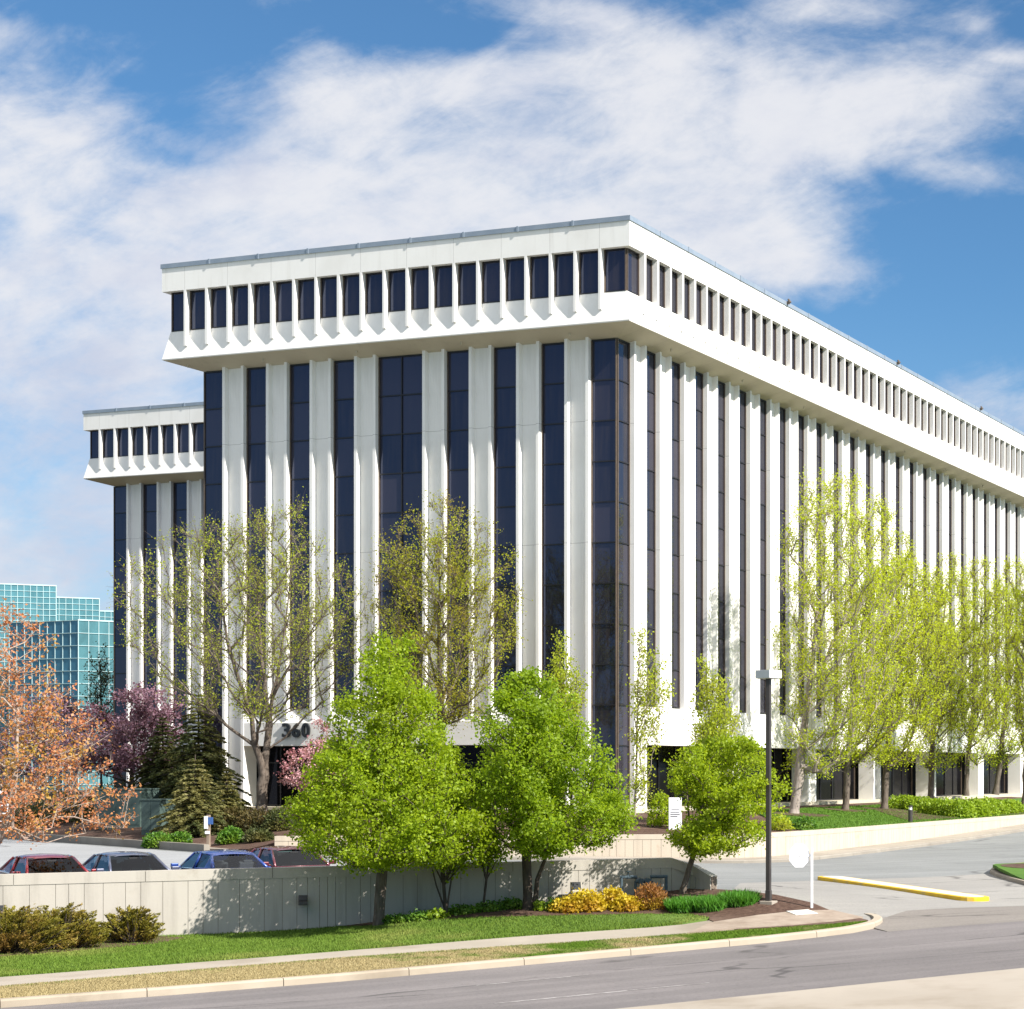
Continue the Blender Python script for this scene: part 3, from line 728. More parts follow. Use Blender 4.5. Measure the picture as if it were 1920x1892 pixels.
def panel_wall(name, line, zb, ztop, thick, mat, cap, gaps, label, seed, end_slope=None):
    """wall of board-formed panels (thin joints) under a slightly proud cap band"""
    R = random.Random(seed); P = [Vector(p) for p in line]; cum = [0]
    for a, b in zip(P, P[1:]): cum.append(cum[-1] + (b - a).length)
    L = cum[-1]
    def pt(s):
        for i in range(len(P) - 1):
            if s <= cum[i + 1] + 1e-6: return P[i].lerp(P[i + 1], max(0, (s - cum[i]) / (cum[i + 1] - cum[i])))
        return P[-1]
    def nr(s):
        a, b = pt(max(0, s - .4)), pt(min(L, s + .4)); t = (b - a).normalized(); return Vector((-t.y, t.x))
    body, core, capm = MB(), MB(), MB()
    def hexa(mb, s0, s1, o0, o1, z0, za, zb_, z1=None):
        p, q = pt(s0), pt(s1); n, m2 = nr(s0), nr(s1)
        c = []
        for z in (None, 1):
            for (pp, nn, zt, zl) in ((p, n, za, z0), (q, m2, zb_, z0 if z1 is None else z1)):
                for off in (o0, o1):
                    r = pp + nn * off; c.append((r.x * K, r.y * K, (zl if z is None else zt) * K))
        i = len(mb.v); mb.v += c
        mb.f += [tuple(i + k for k in f) for f in ((0, 1, 3, 2), (4, 6, 7, 5), (0, 2, 6, 4), (1, 5, 7, 3), (0, 4, 5, 1), (2, 3, 7, 6))]
    zq = ztop if callable(ztop) else (lambda q: ztop)
    def zt(s):
        if end_slope and s > L - end_slope[0]: return zq(s) - end_slope[1] * (s - L + end_slope[0]) / end_slope[0]
        return zq(s)
    s = 0.0
    while s < L - .01:
        w = R.choice(gaps); e = min(L, s + w)
        if L - e < .15: e = L
        zb0 = min(zb(pt(s).x, pt(s).y), zb(pt(e).x, pt(e).y)) - .35
        hexa(body, s + .005, e - .005, .0, thick, zb0, zt(s) - cap, zt(e) - cap)
        hexa(core, s, e, .018, thick - .018, zb0, zt(s) - .02, zt(e) - .02)
        s = e
    s = 0.0
    while s < L - .01:
        e = min(L, s + (3.05 if L - s > 4.5 else L - s)); k = max(1, int((e - s) / .6))
        for j in range(k):
            a, b = s + (e - s) * j / k + (.006 if j == 0 else 0), s + (e - s) * (j + 1) / k - (.006 if j == k - 1 else 0)
            hexa(capm, a, b, -.014, thick + .014, zt(a) - cap - .01, zt(a), zt(b), zt(b) - cap - .01)
        s = e
    root = empty(name, (P[0].x * K * 0, 0, 0), label=label, cat='wall')
    body.build('panel_face', mat, root, fix=True); core.build('joint_backing', M['wallgap'], root, fix=True); capm.build('cap_band', mat, root, fix=True)
    return root
panel_wall('retaining_wall', [wall_pt(-18), wall_pt(S_END), W_RET], H0, lambda q: 1.89 + .0108 * (q - 18), .28, M['wall'], .26, (.20, .26, .30, .36, .44, .52, .6), 'long low board-formed concrete wall in front of the parked cars, shaded by trees', 3, (1.1, .5))
panel_wall('retaining_wall', w2f, H1, W2TOP, .3, M['wall2'], .18, (.28, .34, .40, .46, .52), 'curved concrete wall holding up the building lawn along the driveway', 5)


def loft_box(name, pts, z0, z1, mat, parent=None, bevel=.03, hf=None):
    """closed plan outline raised from z0 to z1 (design units), rounded edge"""
    c = [Vector(p) for p in pts]; mb = MB()
    mb.prism([(p.x * K, p.y * K, ((hf(p.x, p.y) if hf else 0) + z0) * K) for p in c], (0, 0, (z1 - z0) * K))
    return mb.build(name, mat, parent, bevel=bevel, fix=True)


def capsule(a, b, r0, n=8):
    a, b = Vector(a), Vector(b); t = (b - a).normalized(); nn = Vector((-t.y, t.x)); out = []
    for k in range(n + 1):
        th = -math.pi / 2 + math.pi * k / n; out.append(b + t * math.cos(th) * r0 + nn * math.sin(th) * r0)
    for k in range(n + 1):
        th = math.pi / 2 + math.pi * k / n; out.append(a + t * math.cos(th) * r0 + nn * math.sin(th) * r0)
    return out
M['yellow'] = varied('yellow_kerb_paint', (.72, .46, .02), (.62, .36, .015), 2.5, .6, bump=.1, c3=(.5, .36, .1), s3=1.5)
M['medtop'] = varied('median_concrete', (.55, .53, .48), (.48, .46, .42), 1.0, .85)
mA, mB_ = Vector(at_z(1562, 1651, .76)[:2]), Vector(at_z(1822, 1689, .63)[:2])
md = empty('traffic_median', (0, 0, 0), label='long narrow concrete median with yellow painted kerb in the driveway mouth', cat='median')
loft_box('kerb_edge', capsule(mA, mB_, .52), -.15, .13, M['yellow'], md, .03, H1)
loft_box('concrete_top', capsule(mA, mB_, .36), -.1, .138, M['medtop'], md, .004, H1)
# planted island at the right, cut by the frame
isl = [Vector(at_z(x, y, .80)[:2]) for x, y in ((1856, 1634), (1862, 1629), (1885, 1625), (1930, 1621), (1990, 1620), (2040, 1632), (2040, 1655), (1985, 1660), (1930, 1655), (1895, 1647), (1868, 1640))]
ic = sum(isl, Vector((0, 0))) / len(isl)
o = loft_box('kerb', isl, -.3, .14, M['kerb'], None, .04, H1); tag(o, kind='structure')
sheet('island_lawn', [ic + (p - ic) * .93 for p in isl], lambda x, y: H1(x, y) + .15 + .25 * max(0, 1 - (Vector((x, y)) - ic).length / 5), M['lawnR'], step=.5, rim=.1)
sheet('island_mulch', [ic + Vector((1.3 * math.cos(t), 1.6 * math.sin(t))) + Vector((.2, 0)) for t in np.linspace(0, 6.28, 20)[:-1]], lambda x, y: H1(x, y) + .16 + .25 * max(0, 1 - (Vector((x, y)) - ic).length / 5), M['mulch'], step=.4, rim=.05)

# near side walk in the bottom right corner, with its kerb
nrm_n = Vector((DST.y, -DST.x))
nwA = Vector(at_p(1150, 1892, .145)[:2])
sheet('near_sidewalk', [nwA - DST * 30, nwA + DST * 12, nwA + DST * 70, nwA + DST * 70 + nrm_n * 14, nwA - DST * 30 + nrm_n * 14], lambda x, y: PZ(x, y) + .145, M['walk'], step=1.5)
sheet('near_bank', [nearA - DST * 33 + nrm_n * 14, nearA + DST * 70 + nrm_n * 14, nearA + DST * 70 + nrm_n * 60, nearA - DST * 33 + nrm_n * 60], lambda x, y: PZ(x, y) + .12, M['lawn'], step=8)
# thin road lines
M['paint'] = varied('worn_road_paint', (.33, .31, .30), (.19, .175, .17), 3.5, .85, lo=.4, hi=.6)
def stripe(px0, py0, px1, py1, w):
    a, b = Vector(at_p(px0, py0)[:2]), Vector(at_p(px1, py1)[:2]); t = (b - a).normalized(); n_ = Vector((-t.y, t.x)) * w
    o = sheet('road_marking', [a - n_, b - n_, b + n_, a + n_], lambda x, y: PZ(x, y) + .005, M['paint'], step=2, rim=0)
stripe(893, 1848, 1103, 1828, .035); stripe(927, 1882, 1175, 1858, .05); stripe(1180, 1857, 1330, 1843, .03)
o = loft_box('concrete_pad', [Vector(at_y(x, y, Y_)[:2]) for x, y, Y_ in ((1474, 1713, 51.2), (1515, 1710, 51.6), (1534, 1715, 51.2), (1492, 1719, 50.8))], -.1, .06, M['medtop'], None, .01, H0)
tag(o, 'flat pale concrete pad in the mulch beside the white sign post', 'concrete pad')

# ---------------------------------------------------------------- lamp post, signs, small fittings
M['lampblack'] = varied('dark_bronze_paint', (.035, .03, .028), (.05, .042, .038), 2, .4, spec=.5)
M['lampgrey'] = varied('grey_lamp_paint', (.50, .51, .53), (.58, .59, .60), 2, .45)
M['signwhite'] = varied('white_sign_paint', (.80, .80, .82), (.74, .74, .76), 2, .5)
M['steel'] = varied('galvanised_post', (.62, .62, .64), (.52, .52, .55), 2, .4, spec=.5)
M['lens'] = pmat('lamp_lens', (.5, .5, .48), .2)[0]
LY, SY = 52.2, 52.0
pl = at_y(1441, 1690, LY)
lp = empty('lamp_post', V3(pl), math.radians(-20), label='tall dark square lamp post with flat box head at the driveway corner', cat='lamp post')
Hh = (1690 - 1272) / FPX * LY * K
hw = .064
MB().box(-hw, hw, -hw, hw, 0, Hh).build('pole', M['lampblack'], lp, bevel=.012)
MB().box(-.2, .2, -.2, .2, -.3, .012).build('base', M['walk'], lp, bevel=.015)
MB().box(-.075, .075, -.075, .075, .02, .32).build('base_cover', M['lampblack'], lp, bevel=.01)
lh = .235
hd = MB().box(-lh * 1.25, lh * 1.25, -lh * 1.05, lh * 1.05, Hh, Hh + .235).build('lamp_head', M['lampgrey'], lp, bevel=.008)
hd.rotation_euler = (0, 0, math.radians(-22))
ln = MB().box(-lh * 1.05, lh * 1.05, -lh * .85, lh * .85, Hh - .012, Hh + .01).build('lens', M['lens'], hd)

ps = at_y(1522, 1703, SY)
st = empty('stop_sign', V3(ps), math.radians(14), label='octagonal road sign seen from its blank white back, on a white post', cat='road sign')
hs = (1703 - 1582) / FPX * SY * K; R8 = (1626 - 1582) / FPX * SY * K / 2
MB().box(-.035, .035, -.03, .03, -.4, hs - .12).build('post', M['signwhite'], st, bevel=.006)
oc = [(-.36 + R8 / math.cos(math.pi / 8) * math.cos(math.pi / 8 + k * math.pi / 4) * .86, .035, hs - R8 + R8 / math.cos(math.pi / 8) * math.sin(math.pi / 8 + k * math.pi / 4)) for k in range(8)]
pt_ = MB().prism(oc, (0, .012, 0)).build('sign_plate', M['signwhite'], st, fix=True)
MB().box(-.36, .03, .015, .034, hs - R8 - .03, hs - R8 + .03).build('bracket', M['signwhite'], st)

# wooden-post sign by the parking lot bed
pp = at_y(391, 1591, 80.5)
sg = empty('parking_sign', V3(pp), math.radians(-8), label='small white and blue sign on a wooden post at the kerb of the bed', cat='sign')
M['wood'] = varied('weathered_wood', (.20, .15, .11), (.28, .22, .17), 6, .9, stretch=(3, 3, .4))
M['bluepaint'] = varied('blue_sign_paint', (.04, .10, .28), (.06, .13, .33), 3, .5)
hp = (1591 - 1528) / FPX * 80.5 * K
MB().box(-.07, .07, -.07, .07, -.3, hp).build('post', M['wood'], sg, bevel=.01)
MB().box(-.16, .02, -.11, -.075, hp - .62, hp - .06).build('white_plate', M['signwhite'], sg, bevel=.005)
MB().box(.025, .26, -.11, -.075, hp - .42, hp - .1).build('blue_plate', M['bluepaint'], sg, bevel=.005)
MB().box(-.12, .1, -.105, -.072, hp - .85, hp - .72).build('small_plate', M['signwhite'], sg, bevel=.003)

# white pylon sign on the bed in front of the long side
pw = at_y(1266, 1552, 82.5)
tm = empty('pylon_sign', V3((pw.x, pw.y, H2(pw.x, pw.y))), math.radians(10), label='white upright panel sign with small dark lines on the upper bed by the corner', cat='sign')
hz = (1552 - 1494) / FPX * 82.5 * K; wz = 24 / FPX * 82.5 * K
MB().box(-wz / 2, wz / 2, -.08, .08, -.2, hz).build('panel', M['signwhite'], tm, bevel=.01)
tx = MB()
for i, (a, b, z) in enumerate(((-.38, .30, .52), (-.38, .36, .45), (-.38, .18, .38), (-.30, .34, .62))):
    tx.box(wz * a, wz * b, -.088, -.075, hz * z, hz * z + .035)
tx.build('text_lines', M['number'], tm)
# white framed sign at the left edge
pe = at_y(3, 1545, 86)
fr_ = empty('framed_sign', V3(pe), math.radians(20), label='white framed directory sign cut by the left edge, behind the orange tree', cat='sign')
hf, wf = 62 / FPX * 86 * K, 26 / FPX * 86 * K
m = MB().box(-wf, -wf + .1, -.05, .05, -.4, hf).box(wf * .5 - .1, wf * .5, -.05, .05, -.4, hf).box(-wf + .1, wf * .5 - .1, -.05, .05, hf - .12, hf).box(-wf + .1, wf * .5 - .1, -.05, .05, .05, .15)
for q in (.30, .55): m.box(-wf + .1, wf * .5 - .1, -.03, .03, hf * q, hf * q + .05)
m.build('frame', M['signwhite'], fr_, bevel=.01); MB().box(-wf + .1, wf * .5 - .1, .0, .02, .15, hf - .12).build('panel', M['number'], fr_)

# utility cabinets under the dark trees
M['cabinet'] = varied('dark_green_cabinet', (.055, .085, .075), (.075, .11, .10), 1.5, .6)
def cabinet(x0, x1, y0, y1, Y, d, label):
    a, b = rx(x0) * Y, rx(x1) * Y; zt = ZC - (y0 - HYP) / FPX * Y; zb = ZC - (y1 - HYP) / FPX * Y
    r = empty('utility_cabinet', V3(((a + b) / 2, Y, zb)), math.radians(-16), label=label, cat='utility cabinet', group='utility cabinets')
    w = (b - a) / 2 * K; h = (zt - zb) * K
    MB().box(-w, w, -d, d, -.2, h - .08).build('body', M['cabinet'], r, bevel=.02)
    MB().box(-w - .04, w + .04, -d - .04, d + .04, h - .08, h).build('lid', M['cabinet'], r, bevel=.015)
    for s in (-1, 1): MB().box(s * w * .5 - w * .46, s * w * .5 + w * .46, -d - .015, -d, .08, h - .14).build('door', M['cabinet'], r, bevel=.004)
cabinet(190, 292, 1478, 1548, 92, .9, 'wide dark green utility cabinet under the dark conifers')
cabinet(277, 318, 1498, 1560, 88.5, .6, 'smaller green utility cabinet in front of the wide one')

# bollard light on the upper lawn
pb = at_y(1707, 1543, 97); pb.z = H2(pb.x, pb.y)
bl = empty('bollard_light', V3(pb), label='short dark bollard light on the lawn above the curved wall', cat='bollard light')
m = MB().tube((0, 0, -.1), (0, 0, .72), .12, .12, 16); m.build('post', M['lampblack'], bl)
MB().tube((0, 0, .72), (0, 0, .86), .09, .09, 16).build('lens', M['signwhite'], bl)
MB().tube((0, 0, .86), (0, 0, .94), .12, .11, 16).build('cap', M['lampblack'], bl)

# flood lights at the low wall
M['flbeige'] = varied('beige_fitting', (.42, .38, .30), (.36, .32, .26), 3, .6)
def flood(px, py, w, h, mat, label, Yoff=.45, stem=True):
    s = wall_s(px); p = wall_pt(s, -Yoff); Y = p.y; z = ZC - (py - HYP) / FPX * Y
    r = empty('floodlight', V3((p.x, p.y, z)), math.radians(18), label=label, cat='floodlight', group='floodlights along the low wall')
    w, h = w / FPX * Y * K, h / FPX * Y * K
    mb = MB(); prof = [(0, -w * .45, 0), (0, w * .5, 0), (0, w * .5, h), (0, w * .1, h), (0, -w * .45, h * .35)]
    mb.prism([(x - w / 2, y, z_) for x, y, z_ in prof], (w, 0, 0)); mb.build('housing', mat, r, bevel=.012, fix=True)
    MB().face((-w * .42, -w * .40, h * .46), (w * .42, -w * .40, h * .46), (w * .42, w * .06, h * .98), (-w * .42, w * .06, h * .98)).build('glass', M['number'], r, loc=(0, -.012, .012))
    g = H0(p.x, p.y)
    if stem: MB().tube((0, 0, (g - z) * K - .1), (0, 0, .02), .03, .03, 8).build('stem', M['lampblack'], r)
    MB().box(-.03, .03, 0, Yoff * K, h * .4, h * .5).build('arm', M['lampblack'], r)
flood(568, 1697, 17, 18, M['lampblack'], 'black floodlight fixed in front of the shaded part of the low wall', .22, False)
flood(1076, 1679, 20, 25, M['flbeige'], 'beige floodlight box in front of the sunny wall near the golden shrubs')
flood(3, 1716, 18, 18, M['bronze'], 'dark floodlight at the left edge above the junipers')

# pipe loop at the wall
M['pipe'] = varied('blue_grey_pipe', (.05, .075, .09), (.07, .10, .12), 3, .45)
sp = wall_s(1200); p0 = wall_pt(sp, -.35); g0 = H0(p0.x, p0.y)
pr = empty('backflow_pipe', V3((p0.x, p0.y, g0)), math.radians(18), label='dark blue-grey pipe loop with valves standing before the low wall', cat='pipe')
m = MB(); hh = .62
for x in (-.62, -.2, .28, .72): m.tube((x, 0, -.2), (x, 0, hh if abs(x) > .3 else hh * .8), .045, .045, 10)
m.tube((-.66, 0, hh), (-.16, 0, hh), .05, .05, 10); m.tube((-.2, 0, hh * .8), (.28, 0, hh * .8), .07, .07, 10); m.tube((.24, 0, hh), (.76, 0, hh), .05, .05, 10)
m.build('pipe_loop', M['pipe'], pr)
for x in (-.05, .15): MB().tube((x, -.1, hh * .8), (x, .1, hh * .8), .09, .09, 12).build('valve', M['pipe'], pr)
MB().tube((-.42, 0, hh), (-.42, 0, hh + .16), .02, .02, 8).tube((-.42, 0, hh + .155), (-.42, 0, hh + .18), .08, .08, 12).build('handwheel', M['pipe'], pr)

# entrance steps with rails in the shade under the number
es = bxy(-.9, 17.3)
sr = empty('entrance_steps', (es.x * K, es.y * K, ZB * K), math.atan2(VB.y, VB.x), K, 'low dark steps at the shaded front entrance behind the trees', 'steps')
m = MB()
for i in range(4): m.box(-.32 * i, 1.6, -2.5, 2.5, -.16 * (i + 1), -.16 * i - .002)
m.build('step', M['kerbdark'], sr)

# ---------------------------------------------------------------- cars
def carpaint(name, col, metal=.3):
    m, N, b = pmat(name, col, .35, .5, metal); b.inputs['Coat Weight'].default_value = 1.0; b.inputs['Coat Roughness'].default_value = .04; return m
def clear_glass(tint=(.80, .87, .88, 1)):
    m = bpy.data.materials.new('car_glass'); m.use_nodes = True; N = NT(m.node_tree); out = N.n['Material Output']; N.n.remove(N.n['Principled BSDF'])
    t = N.node('ShaderNodeBsdfTransparent'); t.inputs[0].default_value = tint
    g = N.node('ShaderNodeBsdfGlossy'); g.inputs['Roughness'].default_value = .02; g.inputs[0].default_value = (1, 1, 1, 1)
    f = N.node('ShaderNodeFresnel'); f.inputs[0].default_value = 1.32
    mx = N.node('ShaderNodeMixShader'); N.l.new(f.outputs[0], mx.inputs[0]); N.l.new(t.outputs[0], mx.inputs[1]); N.l.new(g.outputs[0], mx.inputs[2]); N.l.new(mx.outputs[0], out.inputs[0]); return m
M['carglass'] = clear_glass()
M['screenglass'] = clear_glass((.17, .24, .235, 1))
M['rubber'] = pmat('tyre_rubber', (.02, .02, .02), .85)[0]
M['rim'] = pmat('alloy_rim', (.45, .45, .47), .3, .5, .8)[0]
M['seat'] = pmat('dark_upholstery', (.03, .03, .033), .9)[0]
M['lampglass'] = pmat('headlamp_glass', (.6, .62, .65), .08)[0]
M['redlamp'] = pmat('tail_lamp_red', (.35, .01, .01), .15)[0]
M['trim'] = pmat('black_trim', (.012, .012, .014), .5)[0]
M['bumper'] = M['trim']
# side profile of a sedan: x from the nose back; (x, half width at belt, top of body)
STN = [(2.28, .60, .56), (2.20, .74, .66), (1.95, .82, .76), (1.4, .86, .84), (.95, .87, .90), (.2, .88, .93), (-.6, .88, .95), (-1.35, .87, .97), (-1.75, .85, .98), (-2.15, .80, .95), (-2.28, .66, .86)]
GH = [(1.05, .735, .90), (.28, .58, 1.385), (-.15, .585, 1.43), (-.75, .575, 1.42), (-1.08, .545, 1.36), (-1.72, .70, .965)]    # windscreen base, header, roof, rear header, rear base


def make_car(label, paint, loc, heading, wide=1.0, sticker=False):
    r = empty('parked_car', loc, heading, 1.0, label, 'car', 'cars parked behind the low wall')
    # body: lofted sections
    mb = MB(); secs = []
    for x, w, h in STN:
        sill = .24 + (.10 if abs(x) > 2.1 else 0); pts_ = [(0, h), (w * .55, h - .005), (w * .86, h - .03), (w * .97, h - .10), (w * 1.03, h * .66), (w * 1.02, h * .48), (w * .97, sill + .05), (w * .8, sill), (0, sill)]
        secs.append([(x, y, z) for y, z in pts_])
    for a, b in zip(secs, secs[1:]):
        for k in range(len(a) - 1):
            for sgn in (1, -1):
                q = [a[k], a[k + 1], b[k + 1], b[k]]; mb.face(*[(x, y * sgn, z) for x, y, z in q])
    for s in (secs[0], secs[-1]):
        mb.face(*([(x, y, z) for x, y, z in s] + [(x, -y, z) for x, y, z in s[::-1]]))
    me = mb.mesh('body'); bm = bmesh.new(); bm.from_mesh(me); bmesh.ops.remove_doubles(bm, verts=bm.verts, dist=.001); bmesh.ops.recalc_face_normals(bm, faces=bm.faces); bm.to_mesh(me); bm.free()
    link('body', me, paint, r, smooth=True)
    # greenhouse: roof panel and pillars
    def gh(i, t=1.0): x, w, h = GH[i]; return x, w, h
    roof = MB(); ring = []
    for x, w, h in ((.34, .565, 1.352), (.22, .585, 1.392), (.0, .60, 1.424), (-.3, .60, 1.438), (-.6, .595, 1.432), (-.9, .575, 1.402), (-1.05, .555, 1.368), (-1.13, .54, 1.335)):
        ring.append([(x, -w - .01, h - .06), (x, -w * .93, h - .018), (x, -w * .6, h + .012), (x, 0, h + .028), (x, w * .6, h + .012), (x, w * .93, h - .018), (x, w + .01, h - .06)])
    for a, b in zip(ring, ring[1:]):
        for k in range(6): roof.face(a[k], a[k + 1], b[k + 1], b[k])
    rp = roof.mesh('roof'); bm = bmesh.new(); bm.from_mesh(rp); bmesh.ops.remove_doubles(bm, verts=bm.verts, dist=.001); bmesh.ops.recalc_face_normals(bm, faces=bm.faces); bm.to_mesh(rp); bm.free()
    link('roof', rp, paint, r, smooth=True)
    pil = MB()
    def bar(p, q, w): pil.tube(p, q, w, w, 6)
    WB = .80                      # belt half width
    for s in (-1, 1):
        A0, A1 = (GH[0][0], s * .77, .90), (GH[1][0], s * .575, 1.36)
        C1, C0 = (GH[4][0] + .05, s * .545, 1.34), (-1.70, s * .72, .97)
        B0, B1 = (-.32, s * WB, .93), (-.38, s * .595, 1.385)
        D0, D1 = (-1.14, s * WB * .985, .96), (-1.02, s * .56, 1.345)
        bar(A0, A1, .042); bar(C0, C1, .05); bar(B0, B1, .05)
        pil.face(D0, D1, C1, C0)
        bar(A1, (GH[2][0], s * .60, 1.395), .035); bar((GH[2][0], s * .60, 1.395), B1, .035); bar(B1, C1, .035)
        bar((GH[0][0], s * .77, .90), (-1.72, s * .80, .97), .03)
        # side windows
        gl = MB().face((.98, s * .785, .915), B0, B1, (.27, s * .59, 1.362)).build('door_window', M['carglass'], r)
        gl2 = MB().face(B0, D0, D1, B1).build('door_window', M['carglass'], r)
        # door mirror
        mir = MB().obox((.82, s * .97, .985), (.05, 0, 0), (0, .10, 0), (0, 0, .065)).obox((.82, s * .86, .95), (.025, 0, 0), (0, .06, 0), (0, 0, .02)).build('door_mirror', paint, r, bevel=.025)
        MB().box(.3, .46, s * .885 - .012, s * .885 + .012, .78, .81).build('door_handle', M['trim'], r)
        # wheels
        for x in (1.38, -1.32):
            wh = MB().tube((x, s * .68, .31), (x, s * .885, .31), .31, .31, 24).build('wheel', M['rubber'], r, bevel=.02)
            MB().tube((x, s * .80, .31), (x, s * .892, .31), .2, .19, 16).build('rim', M['rim'], wh)
        MB().obox((2.12, s * .60, .62), (.10, 0, 0), (0, .17, 0), (0, 0, .07)).build('headlight', M['lampglass'], r, bevel=.02)
        MB().obox((-2.2, s * .62, .80), (.08, 0, 0), (0, .17, 0), (0, 0, .08)).build('tail_light', M['redlamp'], r, bevel=.02)
    bar((GH[0][0], -.77, .90), (GH[0][0], .77, .90), .02)
    pil.build('pillar', paint, r, smooth=True)
    MB().face((GH[0][0], -.735, .905), (GH[0][0], .735, .905), (GH[1][0], .565, 1.378), (GH[1][0], -.565, 1.378)).build('windscreen', M['screenglass'], r)
    MB().face((-1.73, -.70, .968), (-1.73, .70, .968), (GH[4][0], .535, 1.352), (GH[4][0], -.535, 1.352)).build('rear_window', M['carglass'], r)
    for x, nm in ((.12, 0), (-.85, 1)):
        for y in ((-.36, .36) if nm == 0 else (-.38, .38)):
            MB().obox((x - .22, y, .82), (.07, 0, .02), (0, .23, 0), (-.08, 0, .30)).obox((x, y, .52), (.24, 0, 0), (0, .24, 0), (0, 0, .07)).obox((x - .31, y, 1.16 if nm == 0 else 1.10), (.04, 0, .01), (0, .12, 0), (-.02, 0, .08)).build('seat', M['seat'], r, bevel=.03)
    sw = MB()
    for k in range(14):
        t0, t1 = 2 * math.pi * k / 14, 2 * math.pi * (k + 1) / 14
        f = lambda t: (.52 + .08 * math.sin(t), .36 + .18 * math.cos(t), .86 + .16 * math.sin(t))
        sw.tube(f(t0), f(t1), .014, .014, 6)
    sw.build('steering_wheel', M['trim'], r)
    MB().obox((.85, 0, .84), (.22, 0, 0), (0, .7, 0), (0, 0, .06)).build('dashboard', M['trim'], r, bevel=.02)
    MB().obox((.42, 0, 1.29), (.02, 0, 0), (0, .11, 0), (0, 0, .03)).build('rear_view_mirror', M['trim'], r)
    if sticker: MB().face((.33, -.42, 1.30), (.33, .0, 1.30), (.27, .0, 1.345), (.27, -.42, 1.345)).build('sun_visor', M['signwhite'], r)
    return r


def out_glass(r):
    for o in r.children:
        if o.name.split('.')[0] in ('door_window', 'windscreen', 'rear_window'):
            p = o.data.polygons[0]
            if (Vector(p.center) - Vector((-.4, 0, .9))).dot(p.normal) < 0: o.data.flip_normals()


def car_at(px, roofy, Yc, hd, **kw):
    x = rx(px) * Yc; z = H1(x, Yc) - .004
    r = make_car(loc=(x * K, Yc * K, z * K), heading=math.radians(hd), **kw); out_glass(r); r.scale = (1.08, 1.12, 1.045); return r
car_at(88, 1604, 52.6, -50, label='dark red sedan facing the wall, leftmost of the parked cars', paint=carpaint('maroon_paint', (.20, .012, .018)))
car_at(240, 1597, 53.8, -50, label='blue-grey sedan with clear windscreen between the red car and the dark blue car', paint=carpaint('slate_paint', (.07, .08, .125)))
car_at(412, 1601, 55.2, 128, label='dark blue car parked tail to the wall beside the blue-grey sedan', paint=carpaint('navy_paint', (.012, .045, .22)))
car_at(540, 1596, 56.8, -50, label='dark maroon-roofed sedan with a white visor strip, next to the big green tree', paint=carpaint('dark_purple_paint', (.10, .014, .022)), sticker=True)
car_at(768, 1604, 59.6, -50, label='bright blue car almost hidden behind the largest green tree', paint=carpaint('bright_blue_paint', (.02, .09, .35)))

# ---------------------------------------------------------------- far glass building
def grid_glass(name, col, rough, metal):
    m, N, b = pmat(name, col, rough, .6, metal); oi = N.node('ShaderNodeTexCoord'); v = oi.outputs['Object']
    mp = N.node('ShaderNodeMapping'); mp.inputs['Scale'].default_value = (.7, .7, .45); N.l.new(v, mp.inputs[0])
    N.l.new(N.mix(N.smooth(N.noise(mp.outputs[0], .9, 6, .6), .35, .7), col, tuple(c * .72 for c in col)), b.inputs['Base Color']); return m
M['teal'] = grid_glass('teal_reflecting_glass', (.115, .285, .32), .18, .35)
M['tealshade'] = grid_glass('shaded_teal_glass', (.055, .17, .25), .08, .35)  # the teal glass again, darkened in colour for the face in shade
M['mullion'] = pmat('pale_mullion', (.42, .57, .58), .5)[0]
gb = empty('glass_building', (0, 0, 0), label='distant stepped blue-green glass office building with white grid lines', cat='glass building')
def gvol(x0, x1, py, Y, depth, ang, mat, pw, ph, zb=-1.0):
    """a glass volume: its left front corner at pixel x0, front turned by ang"""
    xa = rx(x0) * Y; zt = ZC - (py - HYP) / FPX * Y; ar = math.radians(ang); L = (rx(x1) * Y - xa) / (math.cos(ar) - rx(x1) * math.sin(ar)) * K
    r = empty('glass_volume', (xa * K, Y * K, zb * K), math.radians(ang)); r.parent = gb
    H = (zt - zb) * K; D = depth * K
    MB().box(0, L, 0, D, 0, H).build('glass_wall', mat, r)
    g = MB(); n = int(L / pw); t = .028
    for i in range(n + 1): g.box(L * i / n - t, L * i / n + t, -.06, -.005, 0, H + .1)
    nz = int(H / ph)
    for j in range(nz + 1): g.box(-.06, L + .06, -.08, -.01, H - H * j / nz - t, H - H * j / nz + t)
    nd = int(D / pw)
    for i in range(nd + 1): g.box(-.06, -.005, D * i / nd - t, D * i / nd + t, 0, H + .1); g.box(L + .005, L + .06, D * i / nd - t, D * i / nd + t, 0, H + .1)
    for j in range(nz + 1): g.box(-.08, -.01, .0, D, H - H * j / nz - t, H - H * j / nz + t); g.box(L + .01, L + .08, 0, D, H - H * j / nz - t, H - H * j / nz + t)
    g.box(-.05, L + .05, -.05, D + .05, H, H + .12); g.build('mullion_grid', M['mullion'], r)
gvol(-90, 105, 1092, 225, 20, 25.5, M['teal'], .74, .74)
gvol(60, 186, 1119, 233.5, 20, 25.5, M['teal'], .74, .74)
gvol(150, 300, 1145, 239, 20, 25.5, M['teal'], .74, .74)
# front volume: corner toward us
Yc = 205; xc = rx(147) * Yc
gvol(147, 260, 1163, Yc, 24, 38, M['teal'], .98, 1.42)
fx = rx(147) * Yc
r_ = [o for o in gb.children][-1]
